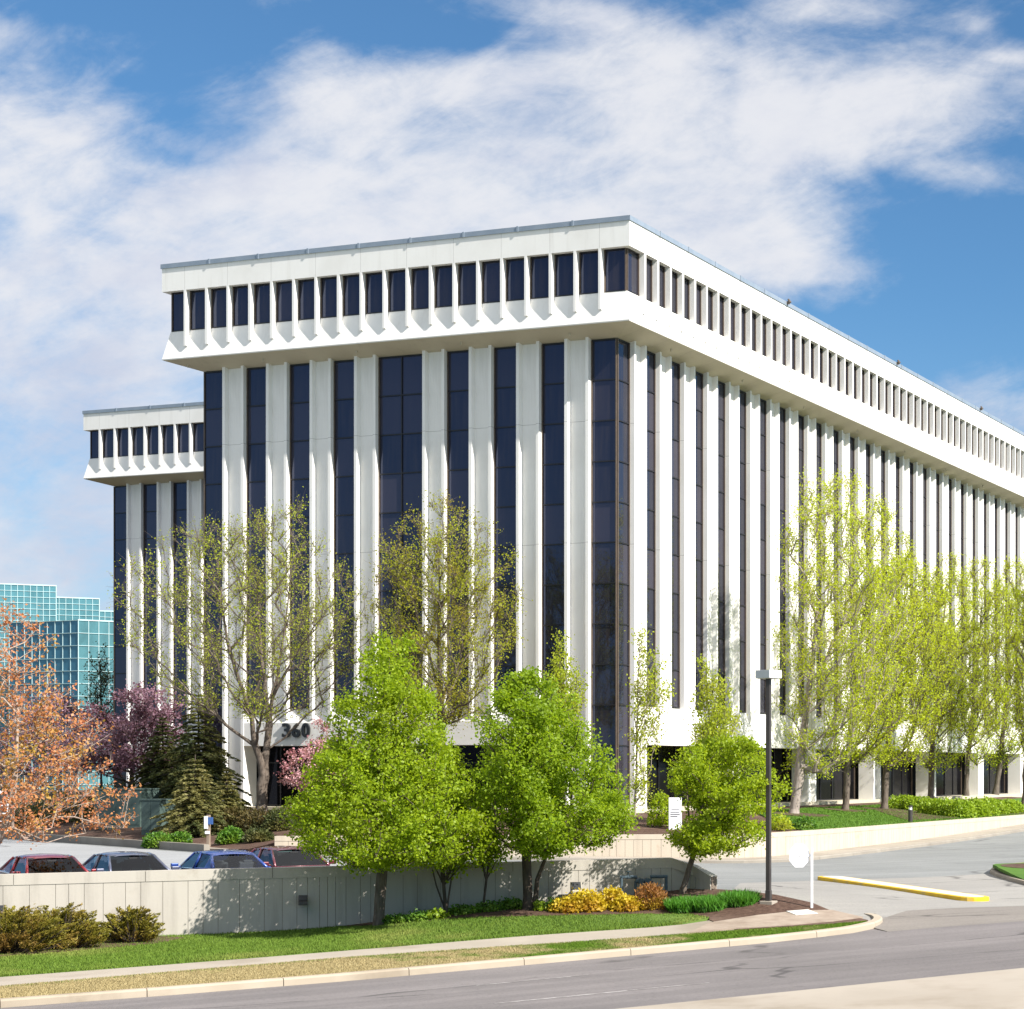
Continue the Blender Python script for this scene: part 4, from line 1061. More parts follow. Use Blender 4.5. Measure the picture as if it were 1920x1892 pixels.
# its shaded left face
Ld = 9.5
dv = Vector((-math.cos(math.radians(22)), math.sin(math.radians(22))))
rr = empty('glass_volume', ((fx + dv.x * Ld) * K, (Yc + dv.y * Ld) * K, -1.0 * K), math.radians(-22)); rr.parent = gb
H_ = (ZC - (1163 - HYP) / FPX * Yc + 1.0) * K; L_ = Ld * K
MB().box(0, L_ - .02, 0.0, 8, 0, H_ - .02).build('glass_wall', M['tealshade'], rr)
g = MB(); n_ = 9
for i in range(n_ + 1): g.box(L_ * i / n_ - .034, L_ * i / n_ + .034, -.06, -.005, 0, H_)
nz_ = int(H_ / 1.42)
for j in range(nz_ + 1): g.box(-.06, L_ + .05, -.08, -.01, H_ - H_ * j / nz_ - .034, H_ - H_ * j / nz_ + .034)
g.build('mullion_grid', M['mullion'], rr)

# ---------------------------------------------------------------- vegetation
def leaf_cloud(C, L, Wd, up=0.4, axis=None, axis_w=0.0, R=None, outward=None):
    """leaf-shaped faces (5 corners would be dearer: a kite) at centres C, random turn"""
    R = R or rng; n = len(C)
    a = R.normal(size=(n, 3)); a /= np.linalg.norm(a, axis=1)[:, None]
    if axis is not None:
        a = a * (1 - axis_w) + axis * axis_w; a /= np.linalg.norm(a, axis=1)[:, None] + 1e-9
    nn = R.normal(size=(n, 3)); nn[:, 2] += up * 2
    if outward is not None: nn += outward
    b = np.cross(nn, a); b /= np.linalg.norm(b, axis=1)[:, None] + 1e-9
    s = (L * R.uniform(.65, 1.3, n))[:, None]; w = s * (Wd / L)
    k = np.cross(a, b)
    P0 = C - a * s * .5; P1 = C + b * w * .5 - a * s * .08 + k * s * .06; P2 = C + a * s * .5 - k * s * .05; P3 = C - b * w * .5 - a * s * .08 + k * s * .06
    return np.stack([P0, P1, P2, P3], 1).reshape(-1, 3)


def leaves_obj(name, V, mat, parent):
    me = np_mesh(name, V, np.arange(len(V)), 4); return link(name, me, mat, parent)


def tubes(P0, P1, R0, R1, n):
    P0, P1 = np.asarray(P0, float), np.asarray(P1, float); d = P1 - P0; ln = np.linalg.norm(d, axis=1)[:, None]; d = d / (ln + 1e-9)
    ref = np.where(np.abs(d[:, 2:3]) > .9, np.array([[1., 0, 0]]), np.array([[0, 0, 1.]]))
    a = np.cross(d, ref); a /= np.linalg.norm(a, axis=1)[:, None] + 1e-9; b = np.cross(d, a)
    t = 2 * np.pi * np.arange(n) / n
    ring = a[:, None] * np.cos(t)[None, :, None] + b[:, None] * np.sin(t)[None, :, None]
    P1 = P1 + d * np.minimum(np.asarray(R1)[:, None] * .3, ln * .2)
    A = P0[:, None] + ring * np.asarray(R0)[:, None, None]; B = P1[:, None] + ring * np.asarray(R1)[:, None, None]
    V = np.concatenate([A, B], 1).reshape(-1, 3); S = len(P0)
    k = np.arange(n); f = np.stack([k, (k + 1) % n, n + (k + 1) % n, n + k], 1)
    return V, (np.arange(S)[:, None, None] * 2 * n + f[None]).reshape(-1)


def tube_obj(name, groups, mat, parent):
    Vs, Fs, o = [], [], 0
    for P0, P1, R0, R1, n in groups:
        if len(P0) == 0: continue
        V, F = tubes(P0, P1, R0, R1, n); Vs.append(V); Fs.append(F + o); o += len(V)
    me = np_mesh(name, np.concatenate(Vs), np.concatenate(Fs), 4); return link(name, me, mat, parent, smooth=True)


def bark(name, c1, c2):
    return varied(name, c1, c2, 5, .9, bump=.5, bscale=12, stretch=(2, 2, .5))
M['bark'] = bark('grey_brown_bark', (.085, .065, .050), (.16, .13, .105))
M['barkpale'] = bark('pale_bark', (.22, .18, .15), (.36, .31, .27))
M['barktan'] = bark('grey_tan_bark', (.15, .125, .10), (.26, .22, .185))
M['barkdark'] = bark('dark_bark', (.05, .038, .03), (.09, .07, .055))
M['barkorange'] = bark('light_pinkish_bark', (.26, .20, .16), (.38, .31, .26))
M['lf_linden'] = leafmat('linden_leaf', (.195, .295, .012), (.355, .465, .022), (.26, .345, .015), .58)
M['lf_linden2'] = leafmat('linden_leaf_green', (.175, .28, .012), (.335, .45, .022), (.215, .32, .014), .58)
M['lf_small'] = leafmat('small_tree_leaf', (.21, .31, .012), (.38, .475, .022), (.30, .39, .018), .58)
M['lf_young'] = leafmat('yellow_green_young_leaf', (.27, .35, .02), (.45, .51, .045), (.36, .39, .04), .55)
M['lf_row'] = leafmat('spring_yellow_leaf', (.35, .43, .014), (.56, .65, .03), (.42, .45, .025), .58)
M['lf_sparse'] = leafmat('olive_spring_leaf', (.27, .33, .02), (.45, .51, .035), (.30, .30, .035), .55)
M['lf_brown'] = leafmat('golden_olive_leaf', (.27, .28, .018), (.43, .48, .03), (.30, .25, .03), .55)
M['lf_orange'] = leafmat('copper_orange_leaf', (.46, .155, .08), (.58, .28, .12), (.46, .33, .05), .45)
M['lf_pink'] = leafmat('mauve_blossom', (.15, .065, .10), (.33, .20, .26), (.07, .025, .04), .35)
M['lf_pink2'] = leafmat('pink_blossom', (.48, .22, .26), (.62, .40, .42), (.30, .10, .12), .35)
M['needle'] = leafmat('dark_needles', (.042, .058, .020), (.095, .110, .030), (.125, .112, .030), .25, .6)
M['needle2'] = leafmat('olive_needles', (.125, .130, .042), (.25, .225, .08), (.09, .11, .038), .3, .6)
M['juniper'] = leafmat('golden_juniper', (.10, .108, .012), (.30, .25, .03), (.25, .15, .038), .25, .6)
M['yew'] = leafmat('bronze_yew', (.05, .045, .012), (.12, .085, .022), (.035, .045, .012), .2, .6)
M['hedge'] = leafmat('bright_hedge_leaf', (.17, .28, .015), (.31, .42, .03), None, .45)
M['gold'] = leafmat('golden_shrub_leaf', (.42, .30, .012), (.60, .48, .03), (.46, .27, .03), .4)
M['rust'] = leafmat('rusty_shrub_leaf', (.24, .10, .035), (.36, .18, .06), (.40, .27, .03), .35)
M['daylily'] = leafmat('daylily_blade', (.05, .17, .014), (.10, .27, .025), None, .3)
M['cover'] = leafmat('low_green_leaf', (.04, .13, .018), (.13, .26, .025), (.17, .27, .03), .4)
M['lf_far'] = leafmat('distant_leaf', (.07, .10, .06), (.12, .155, .08), None, .3)


class Env:
    """crown outline: rows of (pixel y, left pixel, right pixel) at distance Y -> centre and radius by height"""
    def __init__(self, rows, Y):
        rows = sorted(rows, key=lambda r: -r[0]); s = Y / FPX * K
        self.z = np.array([ZC * K - (r[0] - HYP) * s for r in rows]); self.c = np.array([(r[1] + r[2]) / 2 for r in rows]); self.c = (self.c - CXP) * s
        self.r = np.array([(r[2] - r[1]) / 2 for r in rows]) * s; self.Y = Y * K
    def at(self, z): return np.interp(z, self.z, self.c), np.interp(z, self.z, self.r)
    def sample(self, n, R, shell=.55, depth=1.0, voids=0, vr=.5, ybase=None):
        zz = np.linspace(self.z[0], self.z[-1], 200); w = np.interp(zz, self.z, self.r) ** 1.35 + .05
        out = []; vs = []
        y0 = self.Y if ybase is None else ybase
        for _ in range(voids):
            z = R.choice(zz, p=w / w.sum()); c, r = self.at(z); t = R.uniform(0, 6.28); q = r * R.uniform(.5, 1.0); vs.append((c + q * math.cos(t), y0 + q * depth * math.sin(t), z, vr * R.uniform(.5, 1.3)))
        while len(out) < n:
            m = n * 2; z = R.choice(zz, m, p=w / w.sum()) + R.uniform(-.05, .05, m); c, r = self.at(z)
            t = R.uniform(0, 2 * np.pi, m); q = r * (1 - (1 - np.sqrt(R.uniform(0, 1, m))) * (1 if shell is None else (1.6 - shell)))
            P = np.stack([c + q * np.cos(t), y0 + q * depth * np.sin(t), z], 1)
            ok = np.ones(m, bool)
            for x, y, zv, rv in vs: ok &= ((P - np.array([x, y, zv])) ** 2).sum(1) > rv * rv
            out += list(P[ok])
        return np.array(out[:n])


def grow(trunk, targets, R, asc=0.6, wlen=0.25, seg=.5, jit=.10, start=0, par=None):
    """skeleton: trunk polyline, then every target joins the nearest good node"""
    pos = [np.array(p, float) for p in trunk]; par = [-1] + list(range(len(trunk) - 1)) if par is None else list(par); dist = [0.0]
    for i in range(1, len(pos)): dist.append(dist[par[i]] + np.linalg.norm(pos[i] - pos[par[i]]))
    P = np.zeros((len(targets) * 14 + 100, 3)); D = np.zeros(len(P)); n = len(pos); P[:n] = pos; D[:n] = dist; par = par[:]
    tr = np.array(trunk); order = np.argsort(np.min(np.linalg.norm(targets[:, None] - tr[None], axis=2), axis=1)); tips = []
    for ti in order:
        T = targets[ti]; d = T - P[start:n]; dl = np.linalg.norm(d, axis=1); hd = np.linalg.norm(d[:, :2], axis=1)
        cost = dl + wlen * D[start:n] + 2.0 * np.maximum(0, asc * hd - d[:, 2]); j = int(np.argmin(cost)) + start
        L = np.linalg.norm(T - P[j]); k = max(1, min(10, int(L / seg))); a = P[j].copy(); prev = j
        bow = np.array([0, 0, -.10 * L]) if asc > 0 else np.array([0, 0, .12 * L])
        for q in range(1, k + 1):
            t = q / k; p = a + (T - a) * t + bow * (4 * t * (1 - t)) * .5
            if q < k: p = p + R.normal(0, jit * L / k, 3)
            P[n] = p; D[n] = D[prev] + np.linalg.norm(p - P[prev]); par.append(prev); prev = n; n += 1
            if n >= len(P) - 12: break
        tips.append(prev)
        if n >= len(P) - 12: break
    return P[:n], np.array(par), np.array(tips)


def radii(P, par, tips, rtip, rbase, pw=2.4):
    n = len(P); cnt = np.zeros(n); cnt[tips] += 1
    for i in range(n - 1, 0, -1): cnt[par[i]] += cnt[i]
    cnt = np.maximum(cnt, 1); r = rtip * cnt ** (1 / pw); mx = r.max()
    return np.minimum(r * (1 + (rbase / mx - 1) * np.clip((cnt / cnt.max()), 0, 1) ** .35), rbase)


def tree(name, label, rows, base, trunk_px, Y, leafm, barkm, seed, n_t, n_leaf, L, sig, rbase, rtip=.008, asc=.5, wlen=.22, up=.35, voids=0, vr=.6, cat='tree', group=None,
         twigs=0, twig_len=.4, depth=1.0, leafw=.72, extra_trunks=(), along=.5, axis_up=0.0, droop=0.0, start=0, shell=.55, ysh=0.0, leaders=()):
    """trunk follows pixel points (px, py, dy) at distance Y; crown fills the outline"""
    R = np.random.default_rng(seed); env = Env(rows, Y + ysh)
    def w(px, py, dy=0.0): p = at_y(px, py, Y + dy); return np.array(V3(p))
    T = [w(*p) for p in trunk_px]
    tp = []
    for a, b in zip(T, T[1:]):
        k = max(1, int(np.linalg.norm(b - a) / .5))
        for q in range(k): tp.append(a + (b - a) * q / k + (R.normal(0, .02, 3) if q else 0))
    tp.append(T[-1])
    targets = env.sample(n_t, R, shell, depth, voids, vr)
    tpar = [-1] + list(range(len(tp) - 1))
    for ld in leaders:
        E = [w(*p) for p in ld]; prev = int(np.argmin([np.linalg.norm(E[0] - q) for q in tp])); a = tp[prev]
        for b in E[1:]:
            k = max(1, int(np.linalg.norm(b - a) / .5)); a0 = a
            for q in range(1, k + 1): tp.append(a0 + (b - a0) * q / k + R.normal(0, .02, 3)); tpar.append(prev); prev = len(tp) - 1
            a = b
    P, par, tips = grow(tp, targets, R, asc, wlen, start=start, par=tpar)
    rr = radii(P, par, tips, rtip, rbase); idx = np.arange(1, len(P))
    root = empty(name, tuple(T[0]), 0, 1, label, cat, group); off = T[0]
    big = idx[rr[idx] > .03]; small = idx[rr[idx] <= .03]
    groups = [(P[par[big]] - off, P[big] - off, rr[par[big]].clip(max=rr[big] * 1.5), rr[big], 8), (P[par[small]] - off, P[small] - off, rr[par[small]].clip(max=rr[small] * 1.6), rr[small], 4)]
    fl = T[0] - off; d0 = (T[1] - T[0]) / np.linalg.norm(T[1] - T[0]); groups.append((np.array([fl - d0 * .4]), np.array([fl + d0 * .3]), np.array([rbase * 1.55]), np.array([rbase * .98]), 12))
    for tpx in extra_trunks:
        E = [w(*p) for p in tpx]; r0 = rbase * .6; seg_ = list(zip(E, E[1:]))
        for i, (a, b) in enumerate(seg_):
            q0, q1 = r0 * (1 - .6 * i / len(seg_)), r0 * (1 - .6 * (i + 1) / len(seg_)); groups.append((np.array([a - off]), np.array([b - off]), np.array([q0]), np.array([q1]), 8))
    # fine twigs round the tips
    seg_end = []
    if twigs:
        src = np.repeat(tips, twigs); dirs = P[src] - P[par[src]]; dirs /= np.linalg.norm(dirs, axis=1)[:, None] + 1e-9
        dv = dirs * .6 + R.normal(0, .6, (len(src), 3)); dv[:, 2] += .35 + axis_up; dv /= np.linalg.norm(dv, axis=1)[:, None]
        s = R.uniform(0, 1, len(src))[:, None]; st = P[par[src]] * (1 - s) + P[src] * s; en = st + dv * (twig_len * R.uniform(.4, 1.3, len(src)))[:, None]
        groups.append((st - off, en - off, np.full(len(st), rtip * .75), np.full(len(st), rtip * .35), 3)); seg_end = en
    tube_obj('trunk', groups, barkm, root)
    # leaves: round each tip, along its last twig
    if twigs:
        k = R.integers(0, len(seg_end), n_leaf); s = R.uniform(.3, 1.05, n_leaf)[:, None]; C = st[k] * (1 - s) + seg_end[k] * s; C += R.normal(0, sig, C.shape); ax = dv[k]
    else:
        # uneven clumps: some tips carry many more leaves than others
        wt = R.gamma(2.2, 1.0, len(tips)); wt /= wt.sum(); k = R.choice(len(tips), n_leaf, p=wt); s = (1 - R.uniform(0, 1, n_leaf) ** 1.4 * along)[:, None]
        C = P[par[tips[k]]] * (1 - s) + P[tips[k]] * s; C = C + R.normal(0, sig, C.shape) * np.array([1, 1, .75]); ax = P[tips[k]] - P[par[tips[k]]]; ax /= np.linalg.norm(ax, axis=1)[:, None] + 1e-9
    cc, _ = env.at(C[:, 2]); outw = np.stack([C[:, 0] - cc, C[:, 1] - (Y + ysh) * K, np.zeros(len(C))], 1); outw /= np.linalg.norm(outw, axis=1)[:, None] + 1e-6
    ax = ax + np.array([0, 0, axis_up - droop])
    V = leaf_cloud(C - off, L, L * leafw, up, ax, .35, R, outw * .5)
    leaves_obj('crown', V, leafm, root)
    return root


# the two bright green lindens by the low wall and their neighbours
tree('linden_tree', 'largest bright green tree, a dense cone of leaves in front of the low wall', [(1158, 733, 742), (1185, 714, 762), (1222, 696, 782), (1262, 662, 792), (1285, 645, 800), (1350, 620, 822), (1400, 600, 845), (1450, 582, 880), (1490, 552, 905), (1540, 540, 918), (1580, 552, 925), (1604, 590, 920), (1622, 660, 850)],
     None, [(710, 1737), (712, 1690), (716, 1640), (722, 1560), (728, 1450), (735, 1330), (739, 1215)], 51.0, M['lf_linden'], M['bark'], 11, 900, 68000, .09, .15, .155, asc=.42, wlen=.22, voids=16, vr=.55, start=3, ysh=-1.0, along=.85)
tree('linden_tree', 'rounder bright green tree with a dark forked trunk, right of the largest one', [(1250, 985, 1000), (1272, 955, 1035), (1300, 925, 1072), (1345, 897, 1098), (1400, 884, 1135), (1460, 884, 1165), (1520, 892, 1185), (1555, 905, 1180), (1582, 940, 1130), (1600, 965, 1060)],
     None, [(990, 1702), (989, 1660), (987, 1610), (985, 1550), (988, 1450), (990, 1350), (992, 1280)], 52.1, M['lf_linden2'], M['barkdark'], 12, 720, 54000, .09, .15, .135, asc=.42, wlen=.22, voids=12, vr=.55, start=3, ysh=-.9, along=.85, extra_trunks=[[(1003, 1702), (1007, 1650), (1022, 1610), (1050, 1570)]])
tree('multi_stem_tree', 'thin multi-stemmed green tree before the shaded wall between the two dense trees', [(1500, 800, 880), (1540, 770, 905), (1580, 765, 920), (1615, 790, 930)],
     None, [(836, 1710), (832, 1660), (830, 1600), (833, 1540)], 51.5, M['lf_linden'], M['barkdark'], 13, 90, 5200, .105, .17, .05, asc=.6, wlen=.2, extra_trunks=[[(836, 1710), (818, 1660), (806, 1610), (790, 1580)], [(837, 1710), (846, 1650), (858, 1600), (870, 1570)], [(838, 1710), (828, 1640), (822, 1600), (815, 1560)]])
tree('sapling_tree', 'slim green sapling with dark stem against the shaded wall, left of the forked trunk', [(1560, 895, 930), (1590, 885, 945), (1615, 895, 940)],
     None, [(906, 1702), (912, 1650), (918, 1610), (922, 1570)], 52.0, M['lf_linden2'], M['barkdark'], 14, 40, 1900, .105, .15, .035, asc=.6)
tree('small_tree', 'small spreading green tree rising at the right end of the low wall', [(1385, 1335, 1400), (1402, 1275, 1430), (1430, 1252, 1455), (1468, 1248, 1484), (1486, 1282, 1490), (1510, 1286, 1486), (1540, 1284, 1445), (1560, 1258, 1438), (1580, 1245, 1425), (1602, 1290, 1350)],
     None, [(1281, 1668), (1291, 1632), (1302, 1598), (1310, 1560), (1325, 1500), (1340, 1440)], 53.8, M['lf_small'], M['bark'], 15, 420, 30000, .088, .125, .085, asc=.3, wlen=.2, voids=9, vr=.6, start=3, ysh=-.5)
# slim young trees by the corner
tree('columnar_tree', 'slim columnar tree with sparse yellow-green leaves and pale stem at the building corner', [(1185, 1196, 1202), (1215, 1190, 1212), (1245, 1188, 1250), (1300, 1185, 1256), (1360, 1183, 1240), (1420, 1183, 1232), (1470, 1184, 1225), (1515, 1188, 1212)],
     None, [(1190, 1540), (1192, 1480), (1194, 1400), (1196, 1300), (1199, 1200)], 84.0, M['lf_young'], M['barkpale'], 16, 130, 3600, .12, .15, .06, asc=1.6, wlen=.1, axis_up=.5, start=1, twigs=4, twig_len=.45)
tree('columnar_tree', 'denser columnar young tree rising behind the small spreading tree', [(1232, 1318, 1324), (1262, 1308, 1340), (1300, 1302, 1372), (1350, 1298, 1386), (1400, 1290, 1388), (1440, 1290, 1380), (1480, 1305, 1370)],
     None, [(1338, 1545), (1337, 1480), (1333, 1400), (1326, 1300), (1321, 1245)], 84.5, M['lf_young'], M['bark'], 17, 160, 8000, .12, .15, .06, asc=1.6, wlen=.1, axis_up=.5, start=1, twigs=5, twig_len=.45)
tree('columnar_tree', 'thin green treetop showing above the rounder dense tree', [(1190, 1046, 1052), (1220, 1040, 1060), (1260, 1030, 1092), (1300, 1025, 1100), (1360, 1030, 1095)],
     None, [(1060, 1560), (1058, 1480), (1054, 1380), (1050, 1280), (1048, 1200)], 83.0, M['lf_young'], M['bark'], 18, 80, 3400, .12, .15, .06, asc=1.6, wlen=.1, axis_up=.5, twigs=4, twig_len=.45)
# sparse tall trees in front of the narrow face
tree('sparse_tree', 'tall half-bare tree with forked grey trunk and scattered olive leaves before the entrance', [(942, 545, 562), (965, 385, 582), (1010, 322, 602), (1080, 232, 680), (1130, 215, 700), (1190, 240, 705), (1250, 280, 690), (1290, 300, 660), (1325, 330, 620), (1345, 360, 560)],
     None, [(490, 1524), (491, 1475), (497, 1435), (502, 1385), (507, 1335), (522, 1260), (536, 1160), (548, 1050)], 88.0, M['lf_sparse'], M['bark'], 21, 460, 20000, .098, .12, .27, rtip=.010, asc=.8, wlen=.12, twigs=14, twig_len=.85, start=12,
     leaders=[[(495, 1455), (480, 1400, -.4), (472, 1350, -.8), (450, 1280, -1.2), (426, 1200, -1.4), (412, 1110, -1.5)], [(505, 1350), (497, 1290, 1.0), (488, 1200, 1.6), (480, 1090, 2.0)], [(514, 1298), (556, 1225, -.8), (600, 1160, -1.4), (622, 1090, -1.6)]])
tree('sparse_tree', 'golden olive sparse tree rising behind the largest green tree', [(935, 815, 838), (965, 762, 890), (1010, 722, 958), (1080, 700, 972), (1150, 690, 984), (1230, 705, 962), (1300, 722, 925), (1370, 742, 895)],
     None, [(826, 1540), (828, 1440), (828, 1350), (824, 1250), (822, 1130), (826, 1020)], 87.0, M['lf_brown'], M['bark'], 22, 420, 25000, .10, .13, .2, rtip=.011, asc=1.0, wlen=.12, twigs=11, twig_len=.7, start=10)
# row along the long side
ROWT = [
    ([(868, 1528, 1542), (890, 1505, 1600), (950, 1482, 1640), (1030, 1468, 1690), (1100, 1455, 1715), (1200, 1458, 1720), (1300, 1455, 1690), (1370, 1455, 1640), (1420, 1460, 1600), (1450, 1480, 1570)], [(1488, 1530), (1497, 1470), (1504, 1400), (1512, 1330), (1524, 1240), (1534, 1120)], 98, 'tallest yellow-green tree of the long side, leaning pale trunk nearest the lamp post', .27, M['barkpale'], 12500),
    ([(930, 1640, 1650), (985, 1605, 1690), (1060, 1572, 1738), (1150, 1552, 1755), (1250, 1548, 1750), (1340, 1545, 1720), (1400, 1550, 1690), (1440, 1565, 1650)], [(1585, 1520), (1588, 1450), (1594, 1370), (1605, 1260), (1625, 1120)], 106, 'yellow-green spring tree, second from the lamp post along the long side', .2, M['bark'], 11000),
    ([(1012, 1692, 1712), (1060, 1650, 1760), (1140, 1612, 1795), (1240, 1602, 1800), (1330, 1612, 1780), (1400, 1620, 1760), (1445, 1640, 1720)], [(1658, 1516), (1662, 1440), (1668, 1360), (1680, 1250), (1696, 1120)], 110, 'yellow-green spring tree left of the round hedge on the upper lawn', .21, M['bark'], 10500),
    ([(1040, 1765, 1790), (1100, 1715, 1838), (1200, 1692, 1848), (1300, 1698, 1842), (1390, 1702, 1820), (1440, 1720, 1790)], [(1745, 1497), (1747, 1430), (1750, 1360), (1760, 1250), (1772, 1130)], 121, 'yellow-green spring tree rising behind the left end of the round hedge', .2, M['bark'], 9500),
    ([(1045, 1832, 1858), (1110, 1792, 1898), (1200, 1775, 1915), (1300, 1778, 1902), (1390, 1780, 1880), (1435, 1795, 1850)], [(1812, 1482), (1815, 1420), (1822, 1350), (1832, 1250), (1842, 1130)], 130, 'thin-trunked yellow-green tree rising behind the middle of the round hedge', .16, M['bark'], 8500),
    ([(1048, 1880, 1908), (1120, 1845, 1955), (1250, 1832, 1960), (1350, 1836, 1940), (1400, 1842, 1930), (1440, 1858, 1905)], [(1868, 1480), (1876, 1430), (1882, 1360), (1890, 1250), (1896, 1130)], 133, 'yellow-green tree behind the right end of the round hedge, slanting trunk', .19, M['bark'], 8500),
    ([(1040, 1925, 1960), (1120, 1895, 2000), (1250, 1880, 2020), (1350, 1890, 1990), (1420, 1905, 1960)], [(1922, 1502), (1924, 1440), (1928, 1360), (1936, 1250), (1944, 1130)], 118, 'yellow-green tree cut by the right edge of the photo', .2, M['bark'], 8000)]
for i, (rows, tk, Y, lab, rb, bm_, nl) in enumerate(ROWT):
    tree('spring_tree', lab, rows, None, tk, Y, M['lf_row'], bm_, 31 + i, 420 if i == 0 else 340, int(nl * 2.3), .115, .15, rb, rtip=.012, asc=.95, wlen=.1, twigs=11, twig_len=.8, axis_up=.25, start=5, group='spring trees along the long side')
# copper orange tree at the left edge
tree('copper_tree', 'copper-orange leaved tree with pale branches at the left edge', [(1135, 5, 22), (1165, -70, 62), (1200, -120, 110), (1290, -150, 150), (1370, -150, 190), (1430, -150, 220), (1490, -140, 240), (1540, -120, 250), (1575, -80, 190)],
     None, [(-62, 1712), (-52, 1670), (-30, 1620), (0, 1572), (22, 1520), (30, 1440), (34, 1340), (28, 1240)], 51.2, M['lf_orange'], M['barkorange'], 41, 340, 10500, .095, .10, .10, rtip=.007, asc=.25, wlen=.15, voids=18, vr=.65, start=5, twigs=6, twig_len=.38, ysh=0.3)
# pink blossoming trees
tree('crabapple_tree', 'mauve-pink blossoming tree between the copper tree and the dark conifers', [(1278, 262, 295), (1300, 205, 325), (1350, 150, 340), (1400, 120, 335), (1445, 130, 315)],
     None, [(245, 1545), (246, 1490), (248, 1430), (256, 1350)], 97, M['lf_pink'], M['barkdark'], 42, 260, 15000, .15, .26, .14, asc=.3, wlen=.15, voids=8, vr=.9)
tree('crabapple_tree', 'mauve blossoming tree behind the copper tree at far left', [(1300, 40, 120), (1350, -10, 165), (1410, -30, 190), (1450, 0, 160)],
     None, [(80, 1545), (80, 1490), (80, 1430), (85, 1370)], 104, M['lf_pink'], M['barkdark'], 43, 180, 8000, .15, .3, .14, asc=.3, wlen=.15, voids=8, vr=.9)
tree('crabapple_tree', 'small pink blossoming tree at the shaded entrance beside the large green tree', [(1350, 592, 612), (1385, 580, 640), (1402, 560, 645), (1425, 525, 650), (1450, 522, 650), (1478, 530, 620)],
     None, [(592, 1530), (592, 1490), (590, 1450), (588, 1410)], 86.5, M['lf_pink2'], M['barkdark'], 44, 120, 4200, .12, .16, .08, asc=.1, wlen=.15, voids=5, vr=.5)
tree('distant_tree', 'thin dark blue-green tree in front of the distant glass building', [(1205, 183, 190), (1240, 170, 208), (1290, 160, 222), (1340, 155, 225), (1390, 160, 220)],
     None, [(190, 1470), (190, 1400), (190, 1320), (187, 1240)], 150, M['lf_far'], M['barkdark'], 45, 120, 1500, .2, .25, .09, rtip=.02, asc=.9, wlen=.15, twigs=3, twig_len=.9)


def conifer(label, px, py0, py1, Y, half, mat, seed, step=.24, name='conifer_tree', n_per=150, L=.14, droop=.25):
    R = np.random.default_rng(seed); b = np.array(V3(at_y(px, py1, Y))); t = np.array(V3(at_y(px, py0, Y))); H = t[2] - b[2]; rad = half / FPX * Y * K
    root = empty(name, tuple(b), 0, 1, label, 'tree'); g0, g1, r0, r1 = [np.zeros(3) - [0, 0, .3]], [np.array([0, 0, H])], [.14], [.02]; C, A = [], []
    z = .25
    while z < H - .1:
        f = 1 - z / H; rl = rad * (f ** .8) * R.uniform(.8, 1.12) + .08; nb = int(5 + 7 * f); ph = R.uniform(0, 6.28)
        for k in range(nb):
            th = ph + 2 * math.pi * k / nb + R.normal(0, .2); q = rl * R.uniform(.7, 1.15); dz = -droop * q + .12
            e = np.array([q * math.cos(th), q * math.sin(th), z + dz]); s = np.array([0, 0, z]); g0.append(s); g1.append(e); r0.append(.025); r1.append(.006)
            m = max(6, int(n_per * q / rad * (.4 + f))); u = R.uniform(.12, 1.02, m); c = s + (e - s) * u[:, None]; c[:, 2] += .10 * q * np.sin(np.pi * u)
            sp = .22 * q * (1.1 - u); side = np.array([-math.sin(th), math.cos(th), 0]); c += side * (R.normal(0, 1, m) * sp)[:, None]; c[:, 2] -= np.abs(R.normal(0, .05, m)); C.append(c)
            A.append(np.tile((e - s) / np.linalg.norm(e - s), (m, 1)) + side * R.choice([-1, 1], m)[:, None] * .8)
        z += step * R.uniform(.8, 1.2)
    tube_obj('trunk', [(g0, g1, np.array(r0), np.array(r1), 5)], M['barkdark'], root)
    C, A = np.concatenate(C), np.concatenate(A); A /= np.linalg.norm(A, axis=1)[:, None]
    leaves_obj('crown', leaf_cloud(C, L, L * .34, .5, A, .75, R), mat, root); return root
conifer('tall dark conifer against the left end of the large building', 372, 1298, 1560, 93, 112, M['needle'], 51, .2, n_per=260, L=.22)
conifer('dark conifer between the mauve tree and the tall dark conifer', 305, 1340, 1560, 95.5, 92, M['needle'], 52, .2, n_per=240, L=.22)
conifer('lighter olive spruce in front of the dark conifers, by the wooden sign post', 366, 1415, 1572, 86, 84, M['needle2'], 53, .19, n_per=240, L=.17, droop=.18)
conifer('olive spruce with low skirts to the right of the wooden sign post', 425, 1440, 1560, 88, 58, M['needle2'], 54, .2, n_per=190, L=.17, droop=.2)


